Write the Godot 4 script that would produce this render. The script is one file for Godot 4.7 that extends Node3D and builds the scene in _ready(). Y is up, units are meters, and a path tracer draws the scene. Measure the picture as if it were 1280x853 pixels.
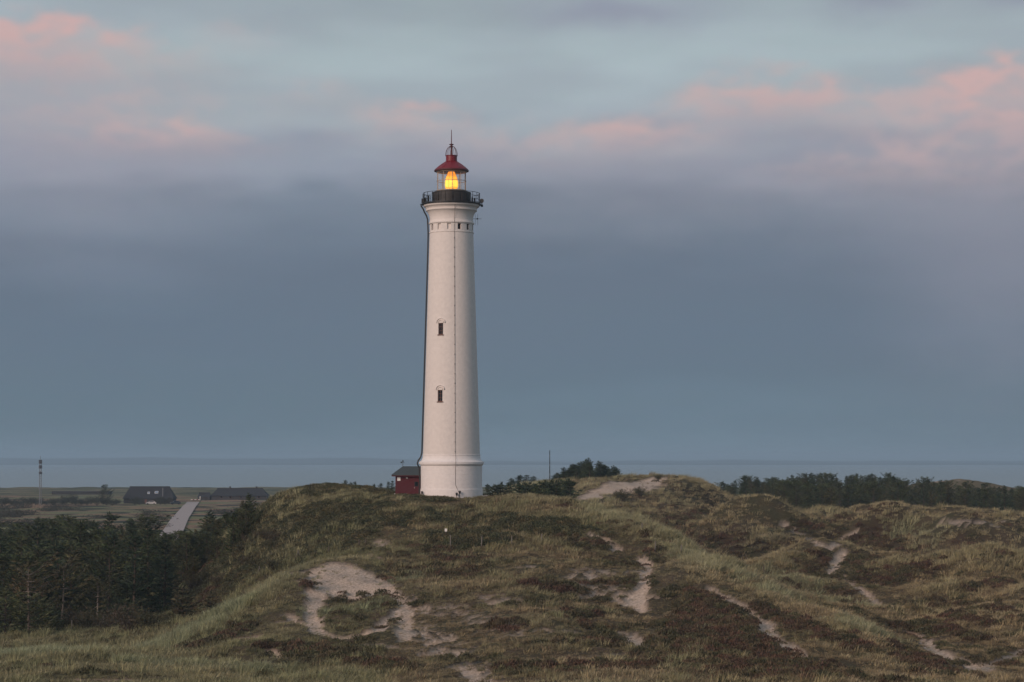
extends Node3D
# A white lighthouse on a grassy dune at dusk, a fjord behind it.
# The camera stands on a dune 21 m above the water and looks level along -Z with a shifted lens.
# A pixel (px, py) of the 1280 x 853 photograph at depth d is the point P(px, py, d).

const F := 2784.0
const CX := 640.0
const HY := 576.0
const EYE := 21.0

var used := {}
var M := {}

# ------------------------------------------------------------------ small helpers
func P(px: float, py: float, d: float) -> Vector3:
	return Vector3((px - CX) / F * d, EYE - (py - HY) / F * d, -d)

func numbered(called: String) -> String:
	if not used.has(called):
		used[called] = 0
		return called
	used[called] += 1
	return "%s_%03d" % [called, used[called]]

func meta(o: Node, label := "", category := "", group := "", kind := "") -> Node:
	if label: o.set_meta("label", label)
	if category: o.set_meta("category", category)
	if group: o.set_meta("group", group)
	if kind: o.set_meta("kind", kind)
	return o

func thing(called: String, label: String, category: String, at := Vector3.ZERO, turn := 0.0, group := "") -> Node3D:
	var o := Node3D.new()
	o.name = numbered(called)
	add_child(o)
	o.position = at
	o.rotation.y = turn
	meta(o, label, category, group)
	return o

func part(called: String, g, m: Material, parent: Node, at := Vector3.ZERO, turn := 0.0) -> MeshInstance3D:
	var o := MeshInstance3D.new()
	o.name = called if parent != self else numbered(called)
	o.mesh = g.mesh() if g is Shape else g
	o.material_override = m
	parent.add_child(o, true)
	o.position = at
	o.rotation.y = turn
	return o

func copy(o: Node3D, at: Vector3, turn := 0.0, size := Vector3.ONE, label := "") -> Node3D:
	var base := o.name.get_slice("_0", 0)
	var c: Node3D = o.duplicate()
	c.name = numbered(base)
	add_child(c)
	c.position = at
	c.rotation.y = turn
	c.scale = size
	if label: c.set_meta("label", label)
	return c

class Shape:
	var v := PackedVector3Array()
	var n := PackedVector3Array()
	var c := PackedColorArray()
	var uv := PackedVector2Array()
	var ix := PackedInt32Array()
	var tint := Color.WHITE
	var tinted := false

	func vert(p: Vector3, nn: Vector3, u := Vector2.ZERO) -> int:
		v.append(p); n.append(nn); c.append(tint); uv.append(u)
		return v.size() - 1

	func tri_i(a: int, b: int, d: int) -> void:
		var g := (v[d] - v[a]).cross(v[b] - v[a])
		if g.dot(n[a] + n[b] + n[d]) >= 0.0:
			ix.append(a); ix.append(b); ix.append(d)
		else:
			ix.append(a); ix.append(d); ix.append(b)

	func tri(a: Vector3, b: Vector3, d: Vector3) -> void:
		var nn := (d - a).cross(b - a).normalized()
		ix.append(vert(a, nn)); ix.append(vert(b, nn)); ix.append(vert(d, nn))

	func quad(a: Vector3, b: Vector3, d: Vector3, e: Vector3, out: Vector3) -> void:
		var nn := (d - a).cross(b - a).normalized()
		if nn.dot(out) < 0.0: nn = -nn
		var i := vert(a, nn, Vector2(0, 0)); vert(b, nn, Vector2(1, 0)); vert(d, nn, Vector2(1, 1)); vert(e, nn, Vector2(0, 1))
		tri_i(i, i + 1, i + 2); tri_i(i, i + 2, i + 3)

	func box(at: Vector3, size: Vector3, b := Basis.IDENTITY) -> Shape:
		var h := size / 2.0
		for ax in 3:
			for s in [-1.0, 1.0]:
				var o := Vector3.ZERO; o[ax] = s * h[ax]
				var e1 := Vector3.ZERO; e1[(ax + 1) % 3] = h[(ax + 1) % 3]
				var e2 := Vector3.ZERO; e2[(ax + 2) % 3] = h[(ax + 2) % 3]
				quad(at + b * (o - e1 - e2), at + b * (o + e1 - e2), at + b * (o + e1 + e2), at + b * (o - e1 + e2), b * o)
		return self

	# a bar of square section from a to b
	func bar(a: Vector3, b: Vector3, w: float, t := -1.0) -> Shape:
		var y := (b - a)
		var l := y.length()
		y = y / l
		var x := y.cross(Vector3(0.0, 0.0, 1.0))
		if x.length() < 0.05: x = y.cross(Vector3(1, 0, 0))
		x = x.normalized()
		return box((a + b) / 2.0, Vector3(w, l, w if t < 0.0 else t), Basis(x, y, x.cross(y)))

	func tube(path: Array, radii: Array, sides := 8, cap := true) -> Shape:
		var first := -1
		var x := Vector3.ZERO
		for k in path.size():
			var t: Vector3 = (path[mini(k + 1, path.size() - 1)] - path[maxi(k - 1, 0)])
			t = t.normalized()
			if k == 0:
				x = t.cross(Vector3(0.31, 0.2, 0.93)).normalized()
			x = (x - t * x.dot(t)).normalized()
			var y := t.cross(x)
			var r: float = radii[mini(k, radii.size() - 1)]
			var at := v.size()
			for s in sides:
				var a := TAU * s / sides
				var o := x * cos(a) + y * sin(a)
				vert(path[k] + o * r, o, Vector2(float(s) / sides, k))
			if k > 0:
				for s in sides:
					var s2 := (s + 1) % sides
					tri_i(at - sides + s, at - sides + s2, at + s2)
					tri_i(at - sides + s, at + s2, at + s)
			if cap and (k == 0 or k == path.size() - 1):
				var nn := t if k else -t
				var c0 := vert(path[k], nn)
				for s in sides:
					var a := TAU * s / sides
					var o := x * cos(a) + y * sin(a)
					vert(path[k] + o * r, nn)
				for s in sides:
					tri_i(c0, c0 + 1 + s, c0 + 1 + (s + 1) % sides)
			first = at
		return self

	# profile: Array of Vector2(radius, height); each band of it is shaded on its own, round the axis it is smooth
	func lathe(profile: Array, seg := 64, a0 := 0.0, a1 := TAU, smooth := false) -> Shape:
		for k in profile.size() - 1:
			var p: Vector2 = profile[k]
			var q: Vector2 = profile[k + 1]
			var d := q - p
			if d.length() < 1e-5: continue
			var np := Vector2(d.y, -d.x).normalized()
			var nq := np
			if smooth:
				if k > 0:
					var e: Vector2 = p - profile[k - 1]
					np = (np + Vector2(e.y, -e.x).normalized()).normalized()
				if k < profile.size() - 2:
					var e: Vector2 = profile[k + 2] - q
					nq = (nq + Vector2(e.y, -e.x).normalized()).normalized()
			var at := v.size()
			for s in seg + 1:
				var a := lerpf(a0, a1, float(s) / seg)
				var r := Vector3(sin(a), 0, cos(a))
				vert(r * p.x + Vector3(0, p.y, 0), r * np.x + Vector3(0, np.y, 0), Vector2(a, p.y))
				vert(r * q.x + Vector3(0, q.y, 0), r * nq.x + Vector3(0, nq.y, 0), Vector2(a, q.y))
			for s in seg:
				var i := at + 2 * s
				tri_i(i, i + 2, i + 3)
				tri_i(i, i + 3, i + 1)
		return self

	func ring(r: float, y: float, w: float, seg := 48) -> Shape:
		return lathe([Vector2(r - w, y - w), Vector2(r + w, y - w), Vector2(r + w, y + w), Vector2(r - w, y + w), Vector2(r - w, y - w)], seg)

	func mesh() -> ArrayMesh:
		var a := []
		a.resize(Mesh.ARRAY_MAX)
		a[Mesh.ARRAY_VERTEX] = v
		a[Mesh.ARRAY_NORMAL] = n
		a[Mesh.ARRAY_TEX_UV] = uv
		if tinted: a[Mesh.ARRAY_COLOR] = c
		a[Mesh.ARRAY_INDEX] = ix
		var m := ArrayMesh.new()
		m.add_surface_from_arrays(Mesh.PRIMITIVE_TRIANGLES, a)
		return m

func noise(seed_: int, wave: float, octaves := 3, gain := 0.5) -> FastNoiseLite:
	var f := FastNoiseLite.new()
	f.noise_type = FastNoiseLite.TYPE_SIMPLEX_SMOOTH
	f.seed = seed_
	f.frequency = 1.0 / wave
	f.fractal_octaves = octaves
	f.fractal_gain = gain
	return f

func speckle(seed_: int, lo: Color, hi: Color, freq := 0.02, octaves := 5, normal := false, bump := 4.0) -> NoiseTexture2D:
	var t := NoiseTexture2D.new()
	t.width = 512; t.height = 512; t.seamless = true
	var f := FastNoiseLite.new()
	f.seed = seed_; f.frequency = freq; f.fractal_octaves = octaves; f.fractal_gain = 0.6
	f.noise_type = FastNoiseLite.TYPE_SIMPLEX_SMOOTH
	t.noise = f
	if normal:
		t.as_normal_map = true
		t.bump_strength = bump
	else:
		var g := Gradient.new()
		g.set_color(0, lo); g.set_color(1, hi)
		t.color_ramp = g
	return t

# linear base colour -> material
func mat(c: Color, rough := 0.8, metal := 0.0, vc := false) -> StandardMaterial3D:
	var m := StandardMaterial3D.new()
	m.albedo_color = c.linear_to_srgb()
	m.roughness = rough
	m.metallic = metal
	m.vertex_color_use_as_albedo = vc
	m.cull_mode = BaseMaterial3D.CULL_DISABLED
	return m

func grain(m: StandardMaterial3D, seed_: int, depth: float, tile: float, bump := 0.0, world := true) -> StandardMaterial3D:
	var lo := Color(1.0 - depth, 1.0 - depth, 1.0 - depth)
	m.albedo_texture = speckle(seed_, lo, Color.WHITE)
	m.uv1_triplanar = true
	m.uv1_world_triplanar = world
	m.uv1_scale = Vector3.ONE / tile
	if bump > 0.0:
		m.normal_enabled = true
		m.normal_texture = speckle(seed_ + 1, Color.BLACK, Color.WHITE, 0.03, 5, true, 6.0)
		m.normal_scale = bump
	return m

# ------------------------------------------------------------------ the order of building
func _ready() -> void:
	view_and_light()
	materials()
	shape_land()
	paint_land()
	build_land()
	build_far()
	lighthouse()
	shed()
	houses()
	masts()
	fences()
	grow_grass()
	trees()

# ------------------------------------------------------------------ camera, sky, light
func view_and_light() -> void:
	var cam := Camera3D.new()
	cam.name = "camera"
	cam.projection = Camera3D.PROJECTION_FRUSTUM
	cam.near = 0.5
	cam.far = 40000.0
	cam.size = 853.0 / F * cam.near
	cam.frustum_offset = Vector2(0, (HY - 426.5) / F * cam.near)
	cam.position = Vector3(0, EYE, 0)
	add_child(cam)
	cam.current = true

	var e := Environment.new()
	e.background_mode = Environment.BG_SKY
	e.tonemap_mode = Environment.TONE_MAPPER_LINEAR
	e.tonemap_exposure = 1.5
	e.sdfgi_enabled = true
	e.ssao_enabled = true
	e.ssil_enabled = true
	e.fog_enabled = true
	e.fog_density = 0.00013
	e.fog_light_color = Color(0.62, 0.72, 0.8)
	var sky := Sky.new()
	var pm := PanoramaSkyMaterial.new()
	pm.panorama = sky_picture()
	sky.sky_material = pm
	sky.radiance_size = Sky.RADIANCE_SIZE_256
	e.sky = sky
	e.background_energy_multiplier = 0.69
	var we := WorldEnvironment.new()
	we.name = "environment"
	we.environment = e
	add_child(we)

	# the afterglow in the west, behind the camera and a little to its left
	var sun := DirectionalLight3D.new()
	sun.name = "afterglow"
	sun.light_color = Color(1.0, 0.885, 0.81)
	sun.light_energy = 0.5
	sun.light_angular_distance = 26.0
	sun.shadow_enabled = true
	sun.rotation_degrees = Vector3(-22, -40, 0)
	add_child(sun)

func sky_colour(az: float, el: float, n1: FastNoiseLite, n2: FastNoiseLite) -> Color:
	# bands of the clear and veiled dusk sky, sRGB; el in degrees
	var stops := [[0.0, Color8(108, 126, 140)], [1.2, Color8(102, 120, 134)], [3.4, Color8(99, 114, 130)], [5.0, Color8(103, 116, 132)], [6.4, Color8(115, 127, 142)], [7.6, Color8(140, 149, 163)], [9.0, Color8(158, 169, 177)], [10.6, Color8(166, 180, 186)], [11.6, Color8(160, 173, 180)], [12.8, Color8(135, 148, 160)], [30.0, Color8(134, 148, 161)], [90.0, Color8(133, 148, 163)]]
	var warp := n2.get_noise_2d(az * 0.5, el * 2.0) * 0.7
	var h := el + warp * smoothstep(3.0, 8.0, el)
	var c: Color = stops[-1][1]
	for k in stops.size() - 1:
		if h < stops[k + 1][0]:
			c = (stops[k][1] as Color).lerp(stops[k + 1][1], smoothstep(0.0, 1.0, clampf((h - stops[k][0]) / (stops[k + 1][0] - stops[k][0]), 0, 1)))
			break
	var uneven := 1.0 + 0.07 * n1.get_noise_2d(az * 0.16 + 11.0, el * 0.7)
	c = Color(c.r * uneven, c.g * uneven, c.b * uneven)
	# grey veils and the flat grey undersides of high clouds
	var veil := smoothstep(-0.1, 0.8, n1.get_noise_2d(az * 0.22 + 40.0, el * 0.9)) * smoothstep(7.5, 10.5, el)
	c = c.lerp(Color8(146, 153, 165), veil * 0.35)
	for k in GREYS:
		var gx: float = az - k[0]
		if gx > 180.0: gx -= 360.0
		if gx < -180.0: gx += 360.0
		gx /= k[2]
		if absf(gx) > 2.2: continue
		var gy: float = (el - k[1] + n2.get_noise_2d(az * 0.9, el * 1.6) * 0.4) / k[3]
		c = c.lerp(Color8(138, 142, 160), exp(-gx * gx - gy * gy) * k[4])
	# clouds that still catch the red light: [az, el, half width, height over, height under, strength]
	var ragged := n1.get_noise_2d(az * 1.3, el * 3.4)
	var fine := n2.get_noise_2d(az * 3.0 + 9.0, el * 6.0)
	for k in CLOUDS:
		var dx: float = az - k[0]
		if dx > 180.0: dx -= 360.0
		if dx < -180.0: dx += 360.0
		dx /= k[2]
		if absf(dx) > 2.0: continue
		var top: float = k[1] + k[3] * (1.0 - dx * dx) + ragged * 0.45 + fine * 0.16
		var rise: float = el - top
		var lit: float = exp(-rise * rise / (0.11 if rise > 0.0 else k[4] * k[4] * 0.6)) * exp(-dx * dx * 1.3)
		lit *= 0.55 + 0.75 * clampf(ragged * 1.3 + 0.5 + fine * 0.8, 0.0, 1.0)
		c = c.lerp(Color8(204, 173, 170), clampf(lit * k[5], 0, 1))
		# the lilac body below the lit top
		var body: float = exp(-pow((rise + k[4] * 1.6) / (k[4] * 1.3), 2.0)) * exp(-dx * dx * 1.1)
		c = c.lerp(Color8(150, 149, 162), clampf(body * 0.5 * k[5], 0, 1))
	return c

var CLOUDS := []
var GREYS := []

func sky_picture() -> ImageTexture:
	# clouds seen in the photograph, then more of the same kind round the horizon
	CLOUDS = [[-12.1, 10.3, 3.36, 0.4, 1.68, 0.95], [-8.8, 8.1, 2.128, 0.2, 0.6, 0.62], [-10.8, 8.7, 4.256, 0.3, 1.56, 0.24], [-2.5, 8.5, 1.792, 0.25, 0.72, 0.5], [-0.2, 7.8, 2.464, 0.3, 0.96, 0.22], [2.9, 8.2, 2.464, 0.3, 0.84, 0.7], [6.7, 8.9, 3.136, 0.5, 1.08, 0.85], [12.6, 9, 3.024, 0.55, 2.64, 1], [9.8, 7.3, 3.36, 0.4, 0.96, 0.35], [-5.2, 9.2, 1.232, 0.2, 0.6, 0.2], [-7, 10.6, 1.12, 0.2, 0.6, 0.15]]
	var r := RandomNumberGenerator.new()
	r.seed = 11
	GREYS = [[2.6, 11.4, 2.4, 0.55, 0.7], [9.2, 11.6, 1.1, 0.5, 0.6], [12.9, 11.6, 1.0, 0.4, 0.6], [-13.0, 11.9, 1.4, 0.4, 0.3]]
	for k in 34:
		GREYS.append([r.randf_range(20.0, 340.0), r.randf_range(11.6, 16.0), r.randf_range(1.0, 3.0), r.randf_range(0.4, 0.8), r.randf_range(0.3, 0.7)])
	for k in 46:
		var az := r.randf_range(19.0, 341.0)
		CLOUDS.append([az if az < 180.0 else az - 360.0, r.randf_range(7.5, 13.0), r.randf_range(1.8, 3.6), r.randf_range(0.15, 0.5), r.randf_range(0.5, 1.6), r.randf_range(0.3, 0.85)])
	var n1 := noise(5, 3.2, 4, 0.55)
	var n2 := noise(6, 2.6, 3, 0.5)
	var w := 4096
	var im := Image.create(w, 2048, false, Image.FORMAT_RGB8)
	im.fill(Color8(96, 100, 96))
	# from 15 degrees up the sky is soft: computed small and enlarged
	var coarse := Image.create(256, 112, false, Image.FORMAT_RGB8)
	for y in 112:
		var el := 90.0 - (y + 0.5) / 112.0 * 76.0
		for x in 256:
			coarse.set_pixel(x, y, sky_colour((x + 0.5) / 256.0 * 360.0 - 180.0, el, n1, n2))
	var high := int(76.0 / 180.0 * 2048.0)
	coarse.resize(w, high, Image.INTERPOLATE_CUBIC)
	im.blit_rect(coarse, Rect2i(w / 2, 0, w / 2, high), Vector2i.ZERO)   # -Z lies at the picture's edge
	im.blit_rect(coarse, Rect2i(0, 0, w / 2, high), Vector2i(w / 2, 0))
	var band_h := 1026 - high
	var band := Image.create(2048, band_h, false, Image.FORMAT_RGB8)
	for y in band_h:
		var el := 90.0 - (high + y + 0.5) / 2048.0 * 180.0
		for x in 2048:
			band.set_pixel(x, y, sky_colour((x + 0.5) / 2048.0 * 360.0 - 180.0, maxf(el, 0.0), n1, n2))
	band.resize(w, band_h, Image.INTERPOLATE_CUBIC)
	im.blit_rect(band, Rect2i(w / 2, 0, w / 2, band_h), Vector2i(0, high))
	im.blit_rect(band, Rect2i(0, 0, w / 2, band_h), Vector2i(w / 2, high))
	return ImageTexture.create_from_image(im)

# ------------------------------------------------------------------ materials
func materials() -> void:
	M.white = grain(mat(Color(0.76, 0.7, 0.665), 0.75), 21, 0.07, 6.0, 0.15)
	M.white2 = grain(mat(Color(0.82, 0.77, 0.75), 0.7), 23, 0.07, 5.0, 0.15)
	M.iron = grain(mat(Color(0.026, 0.026, 0.029), 0.5), 25, 0.4, 0.7)
	M.drum = grain(mat(Color(0.055, 0.047, 0.044), 0.6), 27, 0.4, 0.9)
	M.redroof = grain(mat(Color(0.25, 0.015, 0.028), 0.45), 29, 0.3, 0.8)
	M.darkred = mat(Color(0.09, 0.016, 0.018), 0.5)
	M.frame = mat(Color(0.36, 0.28, 0.22), 0.5)
	M.brown = mat(Color(0.12, 0.05, 0.036), 0.6)
	M.pane = mat(Color(0.01, 0.012, 0.014), 0.12)
	var gl := StandardMaterial3D.new()
	gl.transparency = BaseMaterial3D.TRANSPARENCY_ALPHA
	gl.albedo_color = Color(0.9, 0.95, 0.95, 0.06)
	gl.roughness = 0.03
	gl.cull_mode = BaseMaterial3D.CULL_DISABLED
	M.glass = gl
	M.lens_hot = glow(Color(1.0, 0.55, 0.04), 0.98)
	M.lens = glow(Color(1.0, 0.38, 0.008), 0.84)
	M.lens_top = glow(Color(1.0, 0.3, 0.004), 0.7)
	M.bulb = glow(Color(1.0, 0.8, 0.3), 3.0)
	M.brass = mat(Color(0.3, 0.17, 0.05), 0.4, 0.8)
	M.shed = grain(mat(Color(0.125, 0.011, 0.022), 0.7), 31, 0.35, 0.7, 0.2)
	M.slate = grain(mat(Color(0.07, 0.085, 0.09), 0.65), 33, 0.3, 0.8, 0.2)
	M.paper = mat(Color(0.75, 0.72, 0.7), 0.6)
	M.concrete = grain(mat(Color(0.5, 0.46, 0.44), 0.85), 35, 0.25, 0.8)
	M.post = grain(mat(Color(0.16, 0.13, 0.11), 0.9), 37, 0.4, 0.3)
	M.silver_post = grain(mat(Color(0.3, 0.27, 0.24), 0.9), 38, 0.4, 0.3)
	M.wall_dark = grain(mat(Color(0.055, 0.05, 0.05), 0.9), 39, 0.3, 2.0)
	M.thatch = grain(mat(Color(0.045, 0.045, 0.052), 0.95), 41, 0.45, 2.4, 0.4)
	M.mast = mat(Color(0.15, 0.16, 0.18), 0.6)
	M.mast_dark = mat(Color(0.05, 0.055, 0.07), 0.6)
	M.bark = grain(mat(Color(0.12, 0.09, 0.07), 0.95), 43, 0.4, 0.6, 0.0, false)
	M.pale_bark = grain(mat(Color(0.34, 0.28, 0.24), 0.95), 44, 0.4, 0.6, 0.0, false)
	M.leaf = mat(Color.WHITE, 0.75, 0.0, true)
	M.leaf.backlight_enabled = true
	M.leaf.backlight = Color(0.25, 0.3, 0.12)
	M.blade = mat(Color.WHITE, 0.8, 0.0, true)
	M.blade.backlight_enabled = true
	M.blade.backlight = Color(0.3, 0.3, 0.2)
	var g := mat(Color.WHITE, 1.0, 0.0, true)
	grain(g, 51, 0.42, 3.1, 0.5)
	g.metallic_specular = 0.2
	M.ground = g
	var w := mat(Color(0.23, 0.29, 0.32), 0.42)
	w.normal_enabled = true
	w.normal_texture = speckle(61, Color.BLACK, Color.WHITE, 0.02, 4, true, 5.0)
	w.normal_scale = 0.5
	w.uv1_triplanar = true
	w.uv1_world_triplanar = true
	w.uv1_scale = Vector3.ONE / 60.0
	M.water = w
	M.road = grain(mat(Color(0.45, 0.385, 0.365), 0.95), 63, 0.22, 5.0)
	M.far = grain(mat(Color(0.06, 0.068, 0.042), 1.0), 65, 0.4, 300.0)

func glow(c: Color, energy: float) -> StandardMaterial3D:
	var m := mat(Color(0.5, 0.35, 0.1), 0.3)
	m.emission_enabled = true
	m.emission = c.linear_to_srgb()
	m.emission_energy_multiplier = energy
	return m

# ------------------------------------------------------------------ the land as a height function
# Profiles of the dunes: for a column of the photograph, depth and either the row at which the ground is seen (> 500) or its height above the water (< 100).
const PROFILES := {
	-300: [60, 12.5, 100, 9.0, 130, 7.6, 170, 5.6, 214, 4.2, 260, 4.0, 340, 3.8, 450, 3.3, 600, 3.0],
	0: [60, 12.8, 100, 9.3, 130, 853, 165, 6.2, 214, 795, 260, 4.0, 340, 3.8, 450, 3.3, 600, 3.0],
	150: [60, 13, 100, 9.6, 130, 848, 170, 815, 205, 790, 240, 4.2, 340, 4.0, 450, 3.3, 600, 3.0],
	270: [60, 13, 100, 9.8, 135, 843, 160, 812, 185, 770, 200, 6.5, 215, 6.0, 228, 6.6, 242, 716, 258, 686, 274, 9.6, 300, 6.0, 340, 4.3, 450, 3.3, 600, 3.0],
	340: [60, 13, 100, 9.9, 135, 846, 160, 800, 180, 745, 190, 728, 203, 8.9, 215, 8.7, 225, 705, 240, 650, 250, 630, 265, 14.6, 300, 8.0, 340, 5.0, 450, 3.4, 600, 3.0],
	420: [60, 13, 100, 10.0, 125, 853, 145, 812, 165, 776, 180, 735, 190, 703, 200, 11.3, 208, 10.9, 220, 685, 232, 648, 243, 613, 255, 17.6, 280, 13.0, 330, 6.0, 450, 3.6, 600, 3.0],
	500: [60, 13, 100, 10.0, 125, 853, 150, 800, 170, 760, 185, 725, 195, 705, 205, 692, 215, 672, 225, 647, 234, 623, 241, 17.0, 255, 17.0, 280, 13.0, 330, 6.5, 450, 4.0, 600, 3.0],
	564: [60, 13, 100, 10.0, 120, 853, 150, 795, 175, 745, 195, 705, 207, 690, 216, 668, 226, 643, 233, 624.5, 240, 16.95, 258, 16.9, 290, 12.0, 340, 7.0, 450, 8.0, 600, 4.0],
	602: [212, 668, 226, 641, 233, 623.5, 240, 16.9, 256, 16.7],
	640: [60, 13, 100, 10.0, 118, 853, 145, 795, 165, 755, 185, 715, 200, 690, 212, 665, 222, 643, 232, 620.5, 240, 16.9, 255, 16.0, 290, 11.0, 340, 8.5, 390, 12.0, 430, 15.6, 470, 14.0, 600, 4.0],
	720: [60, 13, 100, 10.0, 118, 853, 140, 805, 160, 765, 180, 725, 195, 700, 208, 675, 218, 653, 231, 630, 240, 15.7, 262, 12.0, 290, 9.5, 320, 10.5, 350, 628, 380, 612, 420, 602, 450, 15.0, 520, 8.0, 600, 5.0],
	800: [60, 13, 100, 10.0, 118, 853, 140, 812, 158, 775, 172, 745, 188, 715, 200, 690, 217, 653, 230, 13.5, 255, 10.0, 290, 9.5, 330, 650, 355, 625, 385, 602, 400, 597, 430, 16.0, 520, 7.5, 600, 6.0],
	845: [60, 13, 100, 9.9, 118, 853, 135, 825, 150, 795, 165, 760, 180, 730, 195, 700, 207, 676, 222, 12.0, 245, 9.5, 290, 9.0, 320, 11.0, 350, 630, 380, 603, 400, 598, 430, 15.5, 520, 8.0, 600, 8.0],
	900: [60, 13, 100, 9.9, 120, 853, 140, 815, 160, 770, 178, 735, 193, 705, 205, 11.0, 225, 9.0, 250, 9.0, 270, 690, 300, 656, 315, 12.3, 335, 11.3, 360, 645, 385, 616, 400, 15.0, 440, 11.0, 520, 10.0, 600, 11.0],
	960: [60, 13, 100, 9.8, 115, 853, 135, 828, 150, 795, 165, 765, 180, 735, 195, 9.6, 215, 8.7, 235, 718, 255, 700, 280, 675, 303, 652, 325, 11.4, 360, 10.6, 385, 645, 410, 10.4, 450, 10.2, 520, 11.0, 600, 12.0],
	1040: [60, 13, 100, 9.7, 125, 845, 145, 808, 165, 772, 185, 8.4, 210, 745, 235, 715, 255, 700, 270, 690, 300, 663, 330, 648, 350, 11.4, 400, 9.8, 450, 10.2, 520, 11.2, 600, 12.0],
	1110: [60, 12.5, 100, 9.7, 130, 850, 152, 803, 170, 7.8, 200, 7.6, 225, 735, 250, 710, 272, 686, 288, 664, 305, 11.0, 330, 648, 345, 643, 365, 11.4, 400, 9.8, 450, 10.2, 520, 11.2, 600, 12.3, 650, 13.5],
	1200: [60, 12, 100, 9.3, 130, 7.9, 150, 825, 175, 790, 200, 760, 230, 720, 255, 690, 275, 670, 290, 11.0, 310, 660, 340, 648, 360, 11.6, 400, 10.0, 450, 10.2, 520, 11.0, 600, 12.5, 650, 593],
	1280: [60, 12, 100, 9.0, 130, 7.7, 150, 825, 175, 785, 200, 750, 230, 715, 250, 700, 280, 682, 310, 662, 340, 651, 360, 11.2, 400, 9.8, 450, 9.8, 520, 10.2, 600, 11.0, 650, 608],
	1480: [60, 12, 100, 9.0, 130, 7.7, 175, 8.0, 230, 9.6, 280, 10.5, 340, 12.2, 400, 9.8, 520, 10.0, 650, 11.0],
	1700: [60, 12, 100, 9.0, 130, 7.7, 175, 8.0, 230, 9.6, 280, 10.5, 340, 12.2, 400, 9.8, 520, 10.0, 650, 10.0],
}
# single humps and hollows: [column, depth, height, half width, half depth]
const HUMPS := [
	[935, 296, 2.3, 6.5, 8.0], [985, 300, 1.4, 4.5, 7.0], [1030, 318, 1.2, 6.0, 7.0], [1112, 288, 2.2, 5.5, 7.0], [1150, 300, 1.2, 5.0, 7.0], [1212, 276, 2.2, 6.0, 8.0], [1270, 288, 1.6, 6.0, 8.0],
	[1000, 243, 1.5, 6.0, 6.5], [1075, 246, 1.4, 6.0, 6.0], [1140, 232, 1.3, 6.5, 6.5], [1235, 226, 1.5, 7.0, 7.0], [1010, 212, -1.0, 6.0, 6.0], [1180, 205, -0.9, 8.0, 7.0],
	[1110, 190, 0.9, 5.0, 5.0], [1240, 178, 1.0, 5.0, 6.0], [1060, 268, -1.2, 5.0, 7.0], [1175, 258, -1.2, 5.0, 6.0], [900, 262, -1.2, 6.0, 8.0], [1095, 338, 1.0, 7.0, 8.0], [1200, 338, 0.9, 6.0, 8.0], [1255, 336, 0.8, 5.0, 8.0],
	[745, 172, -1.3, 6.5, 10.0], [790, 152, -0.9, 5.0, 6.0], [848, 182, 1.0, 3.0, 8.0], [832, 150, 0.9, 3.0, 6.0], [690, 150, 0.7, 6.0, 6.0], [640, 172, 0.6, 6.0, 7.0],
	[432, 178, -0.9, 2.6, 4.0], [445, 160, -0.6, 3.0, 4.0], [480, 152, 0.8, 2.2, 4.0], [375, 158, 0.7, 3.0, 5.0], [520, 176, 0.7, 3.0, 5.0], [300, 150, 0.6, 4.0, 6.0], [120, 150, 0.7, 6.0, 6.0], [345, 133, -0.7, 1.6, 2.2],
	[560, 222, 0.5, 5.0, 4.0], [690, 216, 0.6, 4.0, 4.0], [780, 372, 1.0, 6.0, 9.0], [870, 376, 1.2, 6.0, 9.0],
]
const LN := 12.0
var base := PackedFloat32Array()      # smooth heights on a coarse net over (column, log depth)
const BX0 := -420.0
const BDX := 20.0
const BNX := 110
var BY0 := log(40.0)
const BDY := 0.01
const BNY0 := 152
const BNY := 302
var crest := PackedFloat32Array()     # how far the land stands above its surroundings: dune crests are grassy, faces and hollows heathy
func crest_at(px: float, d: float) -> float:
	var fx := clampf((px - BX0) / BDX, 0.0, BNX - 2.001)
	var fy := clampf((log(d) - BY0) / BDY, 0.0, BNY - 2.001)
	var o := int(fy) * BNX + int(fx)
	return lerpf(lerpf(crest[o], crest[o + 1], fx - int(fx)), lerpf(crest[o + BNX], crest[o + BNX + 1], fx - int(fx)), fy - int(fy))

var hum: FastNoiseLite
var hum2: FastNoiseLite
var hum3: FastNoiseLite

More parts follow.
